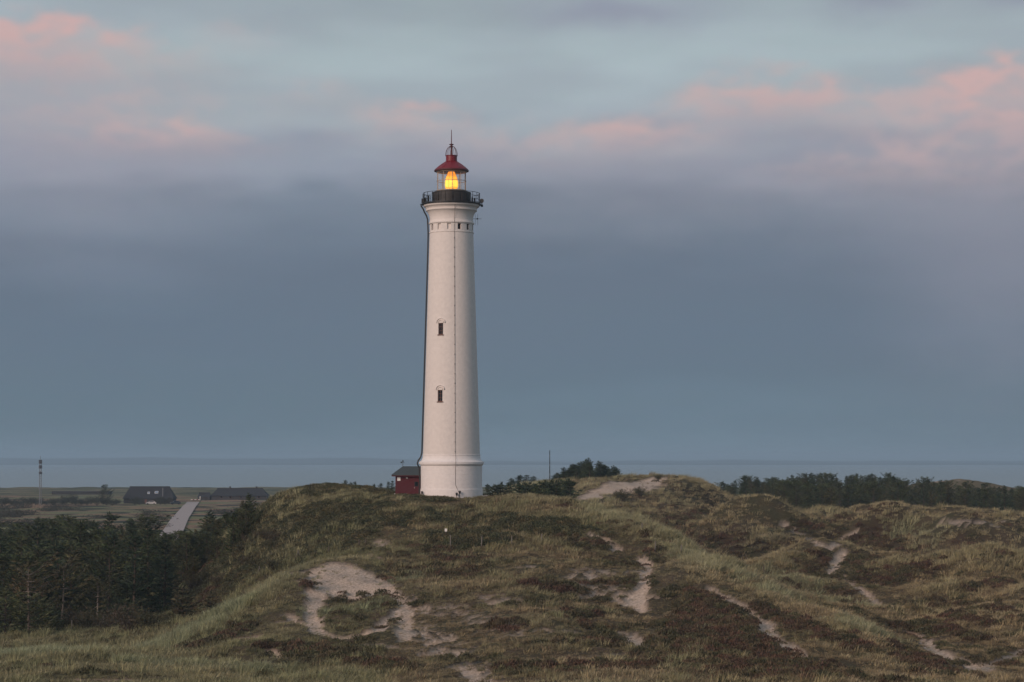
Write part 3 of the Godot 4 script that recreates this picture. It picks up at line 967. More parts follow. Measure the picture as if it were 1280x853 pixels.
func lighthouse() -> void:
	var at := Vector3((564.3 - CX) / F * 240.0, 21.0 - 45.0 / TS, -240.0)
	var t := thing("lighthouse", "tall white round lighthouse with red lantern roof and lit lamp", "lighthouse", at)
	# plinth
	var g := Shape.new()
	var pr := [Vector2(3.36, -1.2), Vector2(3.36, th(611.6)), Vector2(3.31, th(611.2))]
	var y := th(611.2)
	while y < th(582.4) - 0.3:      # courses of dressed stone with sunk joints
		var y2 := minf(y + 0.52, th(582.4))
		pr.append_array([Vector2(3.31, y2 - 0.012), Vector2(3.296, y2 - 0.006), Vector2(3.296, y2 + 0.006), Vector2(3.31, y2 + 0.012)])
		y = y2
	g.lathe(pr, 96)
	var plinth := part("plinth", g, M.white2, t)
	g = Shape.new()
	pr = [Vector2(3.31, th(582.4)), Vector2(3.4, th(581.6)), Vector2(3.42, th(580.6)), Vector2(3.5, th(580.2)), Vector2(3.5, th(577.8)), Vector2(3.44, th(577.4))]
	for k in 9:
		var s := k / 8.0
		pr.append(Vector2(3.44 - 0.34 * sin(s * PI / 2.0), lerpf(th(577.2), th(569.4), 1.0 - cos(s * PI / 2.0) * 1.0 if s < 1.0 else 1.0)))
	pr.append_array([Vector2(3.13, th(569.3)), Vector2(3.13, th(568.6)), Vector2(3.08, th(568.4))])
	g.lathe(pr, 96)
	part("plinth_cornice", g, M.white2, plinth)
	# shaft with two window openings
	var y0 := th(568.4)
	var y1 := th(292.4)
	var wins := [[-0.405, th(420.0), th(405.6)], [-0.395, th(503.0), th(488.6)]]
	part("shaft", shaft(y0, 3.08, y1, 2.36, wins), M.white, t)
	for w in wins:
		var yb: float = w[1]
		var yt: float = w[2]
		var r := lerpf(3.08, 2.36, ((yb + yt) / 2.0 - y0) / (y1 - y0))
		var a := asin(w[0])
		tower_window(t, a, r, yb, yt)
	# belt, frieze with windows, corbelled gallery base
	g = Shape.new()
	g.lathe([Vector2(2.36, y1), Vector2(2.41, y1 + 0.02), Vector2(2.41, y1 + 0.12), Vector2(2.36, y1 + 0.15)], 96)
	part("belt", g, M.white, t)
	frieze(t, y1 + 0.15, th(281.0))
	g = Shape.new()
	pr = [Vector2(2.36, th(281.0)), Vector2(2.45, th(280.6)), Vector2(2.46, th(279.2)), Vector2(2.38, th(278.4)), Vector2(2.33, th(276.0))]
	for k in 10:
		var s := k / 9.0
		pr.append(Vector2(2.33 + 0.36 * (1.0 - cos(s * PI / 2.0)), lerpf(th(275.5), th(264.6), sin(s * PI / 2.0) * 0.55 + s * 0.45)))
	pr.append_array([Vector2(2.75, th(264.3)), Vector2(2.77, th(262.6)), Vector2(2.72, th(262.2)), Vector2(2.82, th(260.4)), Vector2(3.0, th(258.8)), Vector2(3.03, th(257.6)), Vector2(3.03, th(256.6))])
	g.lathe(pr, 96)
	part("gallery_corbel", g, M.white, t)
	g = Shape.new()
	var fl := th(255.2)
	g.lathe([Vector2(2.9, th(256.8)), Vector2(3.16, th(256.8)), Vector2(3.19, th(256.2)), Vector2(3.19, fl), Vector2(0.3, fl)], 96)
	part("gallery_floor", g, M.iron, t)
	# railing
	g = Shape.new()
	for k in [[1.12, 0.022], [0.78, 0.013], [0.42, 0.013], [0.08, 0.02]]:
		g.ring(3.05, fl + k[0], k[1], 80)
	var rail := part("railing", g, M.iron, t)
	for k in 24:
		var a := TAU * (k + 0.3) / 24.0
		var o := Vector3(sin(a), 0, cos(a)) * 3.05
		part("post", Shape.new().tube([o + Vector3(0, fl - 0.02, 0), o + Vector3(0, fl + 1.13, 0)], [0.026], 6), M.iron, rail)
	# watch room drum under the glass
	var gy := th(239.2)
	g = Shape.new()
	g.lathe([Vector2(2.09, fl), Vector2(2.09, th(242.0)), Vector2(2.13, th(241.8)), Vector2(2.13, th(241.2)), Vector2(1.62, gy), Vector2(1.3, gy)], 80)
	var drum := part("lantern_wall", g, M.drum, t)
	for k in 10:
		var a := TAU * k / 10.0 + 0.09
		var b := Basis(Vector3.UP, a)
		g = Shape.new()
		g.box(b * Vector3(0, (fl + th(242.0)) / 2.0, 2.1), Vector3(0.07, th(242.0) - fl, 0.05), b)
		part("seam", g, M.iron, drum)
	var door_b := Basis(Vector3.UP, 0.72)
	g = Shape.new()
	g.box(door_b * Vector3(0, fl + 0.56, 2.08), Vector3(0.62, 0.98, 0.06), door_b)
	part("hatch", g, grain(mat(Color(0.075, 0.06, 0.055), 0.6), 77, 0.3, 0.5), drum)
	# glazing
	var gt := th(214.6)
	var gr := 1.57
	g = Shape.new()
	g.ring(gr, gy + 0.03, 0.05, 60)
	g.ring(gr, th(226.7), 0.025, 60)
	g.ring(gr, gt - 0.05, 0.06, 60)
	var cage := part("lantern_frame", g, M.frame, t)
	for k in 10:
		var a := TAU * k / 10.0 + 0.0873
		var a2 := TAU * (k + 1) / 10.0 + 0.0873
		var o := Vector3(sin(a), 0, cos(a)) * gr
		g = Shape.new()
		g.bar(o + Vector3(0, gy, 0), o + Vector3(0, gt, 0), 0.075)
		part("glazing_bar", g, M.frame, cage)
		for h in [[gy + 0.06, th(226.7) - 0.03], [th(226.7) + 0.03, gt - 0.09]]:
			g = Shape.new()
			g.lathe([Vector2(gr - 0.02, h[0]), Vector2(gr - 0.02, h[1])], 6, a + 0.025, a2 - 0.025)
			part("pane", g, M.glass, cage)
	# lens of prism rings about the bulb
	lens(t, gy, gt)
	# roof
	g = Shape.new()
	pr = [Vector2(1.5, gt - 0.02), Vector2(1.86, gt + 0.0), Vector2(1.88, th(213.6)), Vector2(1.84, th(212.6))]
	part("eave", Shape.new().lathe(pr, 64), M.darkred, t)
	pr = [Vector2(1.83, th(212.7))]
	for k in 9:
		var s := (k + 1) / 9.0
		pr.append(Vector2(lerpf(1.83, 0.6, s), lerpf(th(212.7), th(202.0), pow(s, 0.93) + 0.05 * sin(s * PI))))
	g.lathe(pr, 64, 0, TAU, true)
	var roof := part("roof", g, M.redroof, t)
	for k in 12:
		var a := TAU * k / 12.0
		var o := Vector3(sin(a), 0, cos(a))
		var pth := []
		for q in pr: pth.append(o * (q.x + 0.005) + Vector3(0, q.y + 0.005, 0))
		part("seam", Shape.new().tube(pth, [0.018], 5), M.redroof, roof)
	g = Shape.new()
	g.lathe([Vector2(0.6, th(202.4)), Vector2(0.64, th(202.0)), Vector2(0.64, th(201.4)), Vector2(0.6, th(201.0)), Vector2(0.6, th(195.6)), Vector2(0.66, th(195.2)), Vector2(0.66, th(194.5)), Vector2(0.0, th(194.3))], 40)
	part("ventilator", g, M.redroof, t)
	for k in 10:
		var a := TAU * k / 10.0 + 0.2
		var o := Vector3(sin(a), 0, cos(a))
		var pth := []
		for j in 9:
			var s := j / 8.0
			pth.append(o * (0.63 * cos(s * 1.3) + 0.02) + Vector3(0, lerpf(th(194.6), th(183.0), sin(s * 1.3) / sin(1.3)), 0))
		part("cage_rib", Shape.new().tube(pth, [0.022], 5), M.darkred, t)
	g = Shape.new()
	g.lathe([Vector2(0.1, th(194.4)), Vector2(0.08, th(186.0)), Vector2(0.12, th(184.0)), Vector2(0.2, th(183.4)), Vector2(0.12, th(182.6)), Vector2(0.1, th(181.6)), Vector2(0.25, th(181.0)), Vector2(0.25, th(180.4)), Vector2(0.05, th(179.6)), Vector2(0.042, th(170.0)), Vector2(0.03, th(162.4)), Vector2(0.0, th(162.0))], 16)
	part("spire", g, M.darkred, t)
	tower_fittings(t, fl)

func shaft(y0: float, r0: float, y1: float, r1: float, wins: Array) -> Shape:
	var g := Shape.new()
	var seg := 180
	var ys := []
	for k in 61: ys.append(lerpf(y0, y1, k / 60.0))
	for w in wins: ys.append_array([w[1], w[2]])
	ys.sort()
	var half := {}
	for k in ys.size() - 1:
		var ya: float = ys[k]
		var yb: float = ys[k + 1]
		if yb - ya < 0.001: continue
		var ra := lerpf(r0, r1, (ya - y0) / (y1 - y0))
		var rb := lerpf(r0, r1, (yb - y0) / (y1 - y0))
		var cut := []
		for w in wins:
			if (ya + yb) / 2.0 > w[1] and (ya + yb) / 2.0 < w[2]:
				var mid := asin(w[0])
				var hw := 0.28 / ((ra + rb) / 2.0)
				cut = [mid - hw, mid + hw]
		if cut:
			g.lathe([Vector2(ra, ya), Vector2(rb, yb)], seg, cut[1], cut[0] + TAU)
		else:
			g.lathe([Vector2(ra, ya), Vector2(rb, yb)], seg)
	return g

func tower_window(t: Node3D, a: float, r: float, yb: float, yt: float) -> void:
	var b := Basis(Vector3.UP, a)
	var mid := (yb + yt) / 2.0
	var h := yt - yb
	# reveal: the wall's thickness round the opening
	var g := Shape.new()
	for s in [-1.0, 1.0]:
		g.box(b * Vector3(s * 0.31, mid, r - 0.19), Vector3(0.06, h + 0.12, 0.36), b)
		g.box(b * Vector3(0, mid + s * (h / 2.0 + 0.03), r - 0.19), Vector3(0.56, 0.06, 0.3), b)
	var root := part("window", g, M.white, t)
	g = Shape.new()
	for s in [-1.0, 1.0]:
		g.box(b * Vector3(s * 0.25, mid, r - 0.13), Vector3(0.06, h, 0.06), b)
		g.box(b * Vector3(0, mid + s * (h / 2.0 - 0.035), r - 0.13), Vector3(0.44, 0.07, 0.06), b)
	g.box(b * Vector3(0, mid, r - 0.13), Vector3(0.04, h - 0.14, 0.05), b)
	for k in [-0.17, 0.17]:
		g.box(b * Vector3(0, mid + k * h, r - 0.132), Vector3(0.44, 0.035, 0.045), b)
	part("window_frame", g, M.brown, root)
	part("pane", Shape.new().box(b * Vector3(0, mid, r - 0.16), Vector3(0.46, h - 0.05, 0.02), b), M.pane, root)
	part("sill", Shape.new().box(b * Vector3(0, yb - 0.04, r + 0.0), Vector3(0.72, 0.09, 0.2), b), M.brown, root)
	# hood over the arch, and the arch under it
	for k in [[0.5, 0.045, 0.05], [0.3, 0.03, 0.02]]:
		var pth := []
		for j in 15:
			var s := PI * j / 14.0
			pth.append(b * Vector3(cos(s) * k[0], yt + sin(s) * k[0] * 0.95 + 0.02, r + k[2] * 0.2))
		part("hood_mould", Shape.new().tube(pth, [k[1]], 6), M.white, root)

func frieze(t: Node3D, yb: float, yt: float) -> void:
	var g := Shape.new()
	var r := 2.35
	var n := 13
	var hw := 0.2 / r
	var lo := lerpf(yb, yt, 0.16)
	var hi := lerpf(yb, yt, 0.93)
	g.lathe([Vector2(r, yb), Vector2(r, lo)], 96)
	g.lathe([Vector2(r, hi), Vector2(r, yt)], 96)
	var mids := []
	for k in n: mids.append(-0.085 + TAU * k / n)
	for k in n:
		var m: float = mids[k]
		var next := m + TAU / n
		g.lathe([Vector2(r, lo), Vector2(r, hi)], 10, m + hw, next - hw)
		var deep: float = r - (0.16 if k in [0, 12] else 0.3)
		for s in [-1.0, 1.0]:
			var o := Vector3(sin(m + s * hw), 0, cos(m + s * hw))
			g.quad(o * r + Vector3(0, lo, 0), o * deep + Vector3(0, lo, 0), o * deep + Vector3(0, hi, 0), o * r + Vector3(0, hi, 0), Vector3(cos(m), 0, -sin(m)) * -s)
		g.lathe([Vector2(deep, lo), Vector2(r, lo)], 4, m - hw, m + hw)
		g.lathe([Vector2(r, hi), Vector2(deep, hi)], 4, m - hw, m + hw)
		if k in [0, 12]:
			g.lathe([Vector2(deep, lo), Vector2(deep, hi)], 4, m - hw, m + hw)
	var fr := part("frieze", g, M.white, t)
	for k in n:
		if k in [0, 12]: continue
		var m: float = mids[k]
		var b := Basis(Vector3.UP, m)
		var w := Shape.new()
		for s in [-1.0, 1.0]:
			w.box(b * Vector3(s * 0.17, (lo + hi) / 2.0, r - 0.2), Vector3(0.06, hi - lo, 0.05), b)
			w.box(b * Vector3(0, (lo + hi) / 2.0 + s * ((hi - lo) / 2.0 - 0.03), r - 0.2), Vector3(0.28, 0.06, 0.05), b)
		var f := part("window", w, M.brown, fr)
		w = Shape.new()
		w.lathe([Vector2(r - 0.26, lo), Vector2(r - 0.26, hi)], 4, m - hw, m + hw)
		part("pane", w, M.pane, f)

func lens(t: Node3D, gy: float, gt: float) -> void:
	var yb := gy + 0.02
	var yt := gt - 0.02
	var g := Shape.new()
	g.lathe([Vector2(0.0, yb - 0.05), Vector2(0.5, yb - 0.05), Vector2(0.55, yb + 0.02), Vector2(0.4, yb + 0.03), Vector2(0.0, yb + 0.03)], 32)
	var l := part("lens", g, M.brass, t)
	var n := 15
	for k in n:
		var s0 := (k + 0.04) / n
		var s1 := (k + 0.96) / n
		var sm := (s0 + s1) / 2.0
		var ra := lens_r(s0)
		var rb := lens_r(s1)
		var rm := lens_r(sm) + 0.03
		var a := lerpf(yb, yt, s0)
		var c := lerpf(yb, yt, s1)
		var m: Material = M.lens_top if sm > 0.7 else (M.lens_hot if sm > 0.2 and sm < 0.56 else M.lens)
		g = Shape.new()
		g.lathe([Vector2(ra - 0.1, a), Vector2(ra, a), Vector2(rm, (a + c) / 2.0), Vector2(rb, c), Vector2(maxf(rb - 0.1, 0.05), c)], 40)
		part("prism_ring", g, m, l)
	for k in 8:
		var a := TAU * (k + 0.5) / 8.0
		var pth := []
		for j in 13:
			var s := j / 12.0
			pth.append(Vector3(sin(a), 0, cos(a)) * (lens_r(s) + 0.035) + Vector3(0, lerpf(yb, yt, s), 0))
		part("lens_rib", Shape.new().tube(pth, [0.012], 4), M.brass, l)
	var by := lerpf(yb, yt, 0.4)
	g = Shape.new()
	g.lathe([Vector2(0.0, by - 0.2), Vector2(0.1, by - 0.15), Vector2(0.13, by), Vector2(0.1, by + 0.15), Vector2(0.0, by + 0.2)], 16)
	part("bulb", g, M.bulb, l)
	var lamp := OmniLight3D.new()
	lamp.name = "lamp_light"
	lamp.light_color = Color(1.0, 0.72, 0.3)
	lamp.light_energy = 1.2
	lamp.light_size = 0.1
	lamp.omni_range = 400.0
	lamp.omni_attenuation = 2.0
	lamp.shadow_enabled = true
	t.add_child(lamp)
	lamp.position = Vector3(0, by, 0)

func lens_r(s: float) -> float:
	# the outline of the lens: full below the middle, drawn in towards the top
	var pts := [0.44, 0.62, 0.69, 0.71, 0.7, 0.67, 0.61, 0.53, 0.43, 0.32]
	var x := clampf(s, 0.0, 1.0) * (pts.size() - 1)
	var i := mini(int(x), pts.size() - 2)
	return lerpf(pts[i], pts[i + 1], x - i)

func tower_fittings(t: Node3D, fl: float) -> void:
	# lightning conductor down the face
	var a := 0.155
	var prof := [[3.53, th(577.5)], [3.53, th(581.5)], [3.33, th(583.5)], [3.33, th(606.0)]]
	var pth := [Vector3(sin(a), 0, cos(a)) * 3.06 + Vector3(0, th(256.5), 0)]
	for q in [[2.8, 262.0], [2.78, 264.5], [2.5, 270.0], [2.36, 276.0], [2.48, 280.0], [2.38, 283.0]]:
		pth.append(Vector3(sin(a), 0, cos(a)) * (q[0] + 0.03) + Vector3(0, th(q[1]), 0))
	for k in 13:
		var y := lerpf(th(292.0), th(569.0), k / 12.0)
		var r := lerpf(2.4, 3.12, k / 12.0)
		pth.append(Vector3(sin(a), 0, cos(a)) * (r + 0.02) + Vector3(0, y, 0))
	for q in prof: pth.append(Vector3(sin(a), 0, cos(a)) * q[0] + Vector3(0, q[1], 0))
	pth.append(Vector3(sin(0.29), 0, cos(0.29)) * 3.39 + Vector3(0, th(618.0), 0))
	pth.append(Vector3(sin(0.29), 0, cos(0.29)) * 3.4 + Vector3(0, -0.3, 0))
	var wire := part("lightning_conductor", Shape.new().tube(pth, [0.016], 5), mat(Color(0.1, 0.075, 0.06), 0.6), t)
	for k in 23:
		var y := lerpf(th(300.0), th(565.0), k / 22.0)
		var r := lerpf(2.37, 3.07, (y - th(292.0)) / (th(568.0) - th(292.0)))
		part("clamp", Shape.new().box(Vector3(sin(a), 0, cos(a)) * (r + 0.02) + Vector3(0, y, 0), Vector3(0.08, 0.09, 0.06)), M.iron, wire)
	# cable hose down the left side
	a = -1.44
	pth = []
	for q in [[3.24, 255.6], [3.2, 258.5], [3.0, 262.0], [2.86, 266.0], [2.66, 270.0], [2.52, 275.0], [2.5, 281.0], [2.46, 292.0]]:
		pth.append(Vector3(sin(a), 0, cos(a)) * (q[0] + 0.06) + Vector3(0, th(q[1]), 0))
	for k in 12:
		pth.append(Vector3(sin(a), 0, cos(a)) * (lerpf(2.4, 3.1, (k + 1) / 12.0) + 0.1) + Vector3(0, lerpf(th(292.0), th(566.0), (k + 1) / 12.0), 0))
	for q in [[3.3, 572.0], [3.56, 576.0], [3.64, 579.5], [3.58, 582.0], [3.43, 585.0], [3.4, 600.0], [3.44, 614.0], [3.44, 624.0]]:
		pth.append(Vector3(sin(a), 0, cos(a)) * (q[0] + 0.04) + Vector3(0, th(q[1]), 0))
	part("cable_hose", Shape.new().tube(pth, [0.085], 8), M.iron, t)
	# boxes and lamps on the gallery
	for q in [[528.7, 246.5, 0.28, 0.5, 3.12], [532.0, 250.5, 0.3, 0.55, 2.9], [536.0, 249.5, 0.22, 0.7, 2.85], [590.6, 251.5, 0.18, 0.5, 2.75], [593.6, 252.3, 0.2, 0.45, 2.85]]:
		var x: float = (q[0] - 564.3) / TS
		var z := sqrt(maxf(q[4] * q[4] - x * x, 0.01))
		var g := Shape.new()
		g.box(Vector3(x, fl + (q[3] as float) / 2.0 + 0.012, z), Vector3(q[2], q[3], 0.25))
		g.bar(Vector3(x, fl - 0.01, z - 0.16), Vector3(x, th(q[1]) + 0.3, z - 0.16), 0.05)
		part("equipment_box", g, M.iron, t)
	# round fog signal horn outside the railing
	var hg := Shape.new()
	var hx := (602.4 - 564.3) / TS
	hg.tube([Vector3(3.02, fl + 0.1, 0.3), Vector3(hx, fl + 0.1, 0.3)], [0.04], 6)
	hg.tube([Vector3(hx - 0.02, fl + 0.28, 0.62), Vector3(hx, fl + 0.26, 0.42), Vector3(hx, fl + 0.24, 0.25), Vector3(hx, fl + 0.24, 0.05)], [0.24, 0.2, 0.1, 0.14], 14)
	hg.tube([Vector3(hx, fl - 0.18, 0.3), Vector3(hx, fl + 0.25, 0.3)], [0.05], 6)
	hg.box(Vector3(hx, fl - 0.22, 0.3), Vector3(0.26, 0.22, 0.26))
	part("signal_horn", hg, M.iron, t)
	# aerial
	var ag := Shape.new()
	var ay := th(273.8)
	ag.bar(Vector3(2.3, ay, 0.1), Vector3((602.0 - 564.3) / TS, ay, 0.1), 0.035)
	for q in [594.0, 597.2]:
		var x: float = (q - 564.3) / TS
		ag.bar(Vector3(x, th(282.0), 0.12), Vector3(x, th(267.6), 0.12), 0.03)
	ag.box(Vector3((596.6 - 564.3) / TS, ay, 0.1), Vector3(0.16, 0.14, 0.14))
	part("aerial", ag, M.iron, t)
	# small floodlights at the foot, and a slab
	var tp := t.position
	for q in [[528.4, 0.45], [571.8, 0.4], [575.6, 0.6]]:
		var x: float = (q[0] - 564.3) / TS
		var z := sqrt(3.62 * 3.62 - minf(x * x, 12.0))
		var wx := tp.x + x
		var wz := tp.z + z
		var gy := land_xz(wx, wz)
		var o := thing("ground_floodlight", "small black floodlight on a short stake at the lighthouse foot", "floodlight", Vector3(wx, gy, wz), 0.0, "floodlights round the lighthouse foot")
		part("stake", Shape.new().tube([Vector3(0, -0.2, 0), Vector3(0, q[1] as float, 0)], [0.03], 6), M.iron, o)
		part("lamp_head", Shape.new().tube([Vector3(0, q[1] as float - 0.12, 0.06), Vector3(0, q[1] as float + 0.12, -0.1)], [0.07, 0.13], 10), M.iron, o)
	var sx := (606.5 - 564.3) / TS
	var sy := land_xz(tp.x + sx, tp.z + 1.0)
	var slab := thing("concrete_slab", "low pale concrete slab beside the lighthouse plinth", "slab", Vector3(tp.x + sx, sy, tp.z + 1.0))
	part("slab", Shape.new().box(Vector3(0, 0.06, 0), Vector3(0.62, 0.4, 1.4)), M.concrete, slab)

# ------------------------------------------------------------------ the red shed
func shed() -> void:
	var d := 240.5
	var s := F / d
	var x0 := (494.2 - CX) / s
	var x1 := (525.5 - CX) / s
	var cx := (x0 + x1) / 2.0
	var w := x1 - x0
	var y0 := 16.9
	var o := thing("red_shed", "small dark red wooden shed with grey hipped roof against the lighthouse", "shed", Vector3(cx, y0, -d))
	var top := EYE - (594.6 - HY) / s - y0
	var ridge := EYE - (584.0 - HY) / s - y0
	var dp := 2.8
	var g := Shape.new()
	g.box(Vector3(0, top / 2.0 - 0.3, -dp / 2.0), Vector3(w, top + 0.6, dp))
	var wall := part("wall", g, M.shed, o)
	var n := 19
	for k in n:
		var bx := -w / 2.0 + (k + 0.5) * w / n
		part("plank", Shape.new().box(Vector3(bx, top / 2.0 - 0.2, 0.015), Vector3(w / n - 0.016, top + 0.4, 0.03)), M.shed, wall)
	# hipped roof
	g = Shape.new()
	var ex := (489.2 - CX) / s - cx
	var rx := (502.6 - CX) / s - cx
	var er := w / 2.0 + 0.15
	var f := 0.4
	var A := Vector3(ex, top, f); var B := Vector3(er, top, f); var C := Vector3(er, top, -dp - f); var D := Vector3(ex, top, -dp - f)
	var R := Vector3(rx, ridge, -dp / 2.0); var S := Vector3(er - 0.05, ridge, -dp / 2.0)
	var up := Vector3(0, 0.07, 0)
	g.quad(A + up, B + up, S + up, R + up, Vector3(0, 1, 1))
	g.quad(C + up, D + up, R + up, S + up, Vector3(0, 1, -1))
	g.quad(D + up, A + up, R + up, R + up + Vector3(0, 0, -0.01), Vector3(-1, 1, 0))
	g.quad(B + up, C + up, S + up, S + up + Vector3(0, 0, 0.01), Vector3(1, 1, 0))
	g.quad(A, B, C, D, Vector3.DOWN)
	g.quad(A, B, B + up, A + up, Vector3.BACK)
	g.quad(A, D, D + up, A + up, Vector3.LEFT)
	g.quad(B, C, C + up, B + up, Vector3.RIGHT)
	g.quad(D, C, C + up, D + up, Vector3.FORWARD)
	var roof := part("roof", g, M.slate, o)
	part("fascia", Shape.new().box(Vector3((ex + er) / 2.0, top - 0.05, f - 0.05), Vector3(er - ex - 0.1, 0.12, 0.04)), M.shed, roof)
	# board, lamp, window
	part("notice_board", Shape.new().box(Vector3((498.5 - CX) / s - cx, EYE - (599.0 - HY) / s - y0, 0.045), Vector3(0.34, 0.4, 0.03)), M.paper, o)
	part("wall_lamp", Shape.new().box(Vector3((508.6 - CX) / s - cx, EYE - (597.8 - HY) / s - y0, 0.08), Vector3(0.18, 0.14, 0.1)), M.concrete, o)
	var wx := (520.4 - CX) / s - cx
	var wy := EYE - (605.4 - HY) / s - y0
	var win := part("window", Shape.new().box(Vector3(wx, wy, 0.04), Vector3(0.4, 0.5, 0.04)), M.iron, o)
	part("pane", Shape.new().box(Vector3(wx, wy, 0.065), Vector3(0.3, 0.4, 0.012)), M.pane, win)
	part("door_handle", Shape.new().box(Vector3((518.0 - CX) / s - cx, EYE - (610.0 - HY) / s - y0, 0.05), Vector3(0.07, 0.14, 0.05)), M.concrete, o)
	# weather vane
	var v := thing("weather_vane", "small black weather vane on the red shed's ridge", "weather vane", Vector3(cx + rx, y0 + ridge + 0.05, -d - dp / 2.0))
	part("rod", Shape.new().bar(Vector3(0, -0.05, 0), Vector3(0, 0.72, 0), 0.035), M.iron, v)
	var vg := Shape.new()
	vg.bar(Vector3(-0.22, 0.4, 0), Vector3(0.2, 0.4, 0), 0.03)
	vg.box(Vector3(-0.16, 0.44, 0), Vector3(0.14, 0.16, 0.02))
	vg.box(Vector3(0.02, 0.56, 0), Vector3(0.12, 0.2, 0.02))
	part("arrow", vg, M.iron, v)
	for q in [[507.6, 619.0], [493.4, 618.6]]:
		var x: float = (q[0] - CX) / F * 239.2
		var yy := land_xz(x, -239.2)
		var bo := thing("white_marker_stake", "short white stake in the grass in front of the red shed", "stake", Vector3(x, yy, -239.2), 0.0, "white stakes before the shed")
		part("stake", Shape.new().tube([Vector3(0, -0.2, 0), Vector3(0, 0.34, 0), Vector3(0, 0.38, 0)], [0.05, 0.05, 0.03], 8), M.paper, bo)

# ------------------------------------------------------------------ the farmhouses on the plain
func hip_house(o: Node3D, w: float, dp: float, eave: float, ridge_h: float, ridge_w: float, over := 0.5) -> MeshInstance3D:
	var g := Shape.new()
	g.box(Vector3(0, eave / 2.0 - 0.5, -dp / 2.0), Vector3(w, eave + 1.0, dp))
	part("wall", g, M.wall_dark, o)
	g = Shape.new()
	var A := Vector3(-w / 2.0 - over, eave - 0.2, over); var B := Vector3(w / 2.0 + over, eave - 0.2, over)
	var C := Vector3(w / 2.0 + over, eave - 0.2, -dp - over); var D := Vector3(-w / 2.0 - over, eave - 0.2, -dp - over)
	var R := Vector3(-ridge_w / 2.0, ridge_h, -dp / 2.0); var S := Vector3(ridge_w / 2.0, ridge_h, -dp / 2.0)
	g.quad(A, B, S, R, Vector3(0, 1, 1))
	g.quad(C, D, R, S, Vector3(0, 1, -1))
	g.quad(D, A, R, R + Vector3(0, 0, -0.02), Vector3(-1, 1, 0))
	g.quad(B, C, S, S + Vector3(0, 0, 0.02), Vector3(1, 1, 0))
	g.quad(A, B, C, D, Vector3.DOWN)
	var roof := part("roof", g, M.thatch, o)
	part("ridge_cap", Shape.new().bar(R + Vector3(-0.2, 0.02, 0), S + Vector3(0.2, 0.02, 0), 0.4), M.thatch, roof)
	return roof

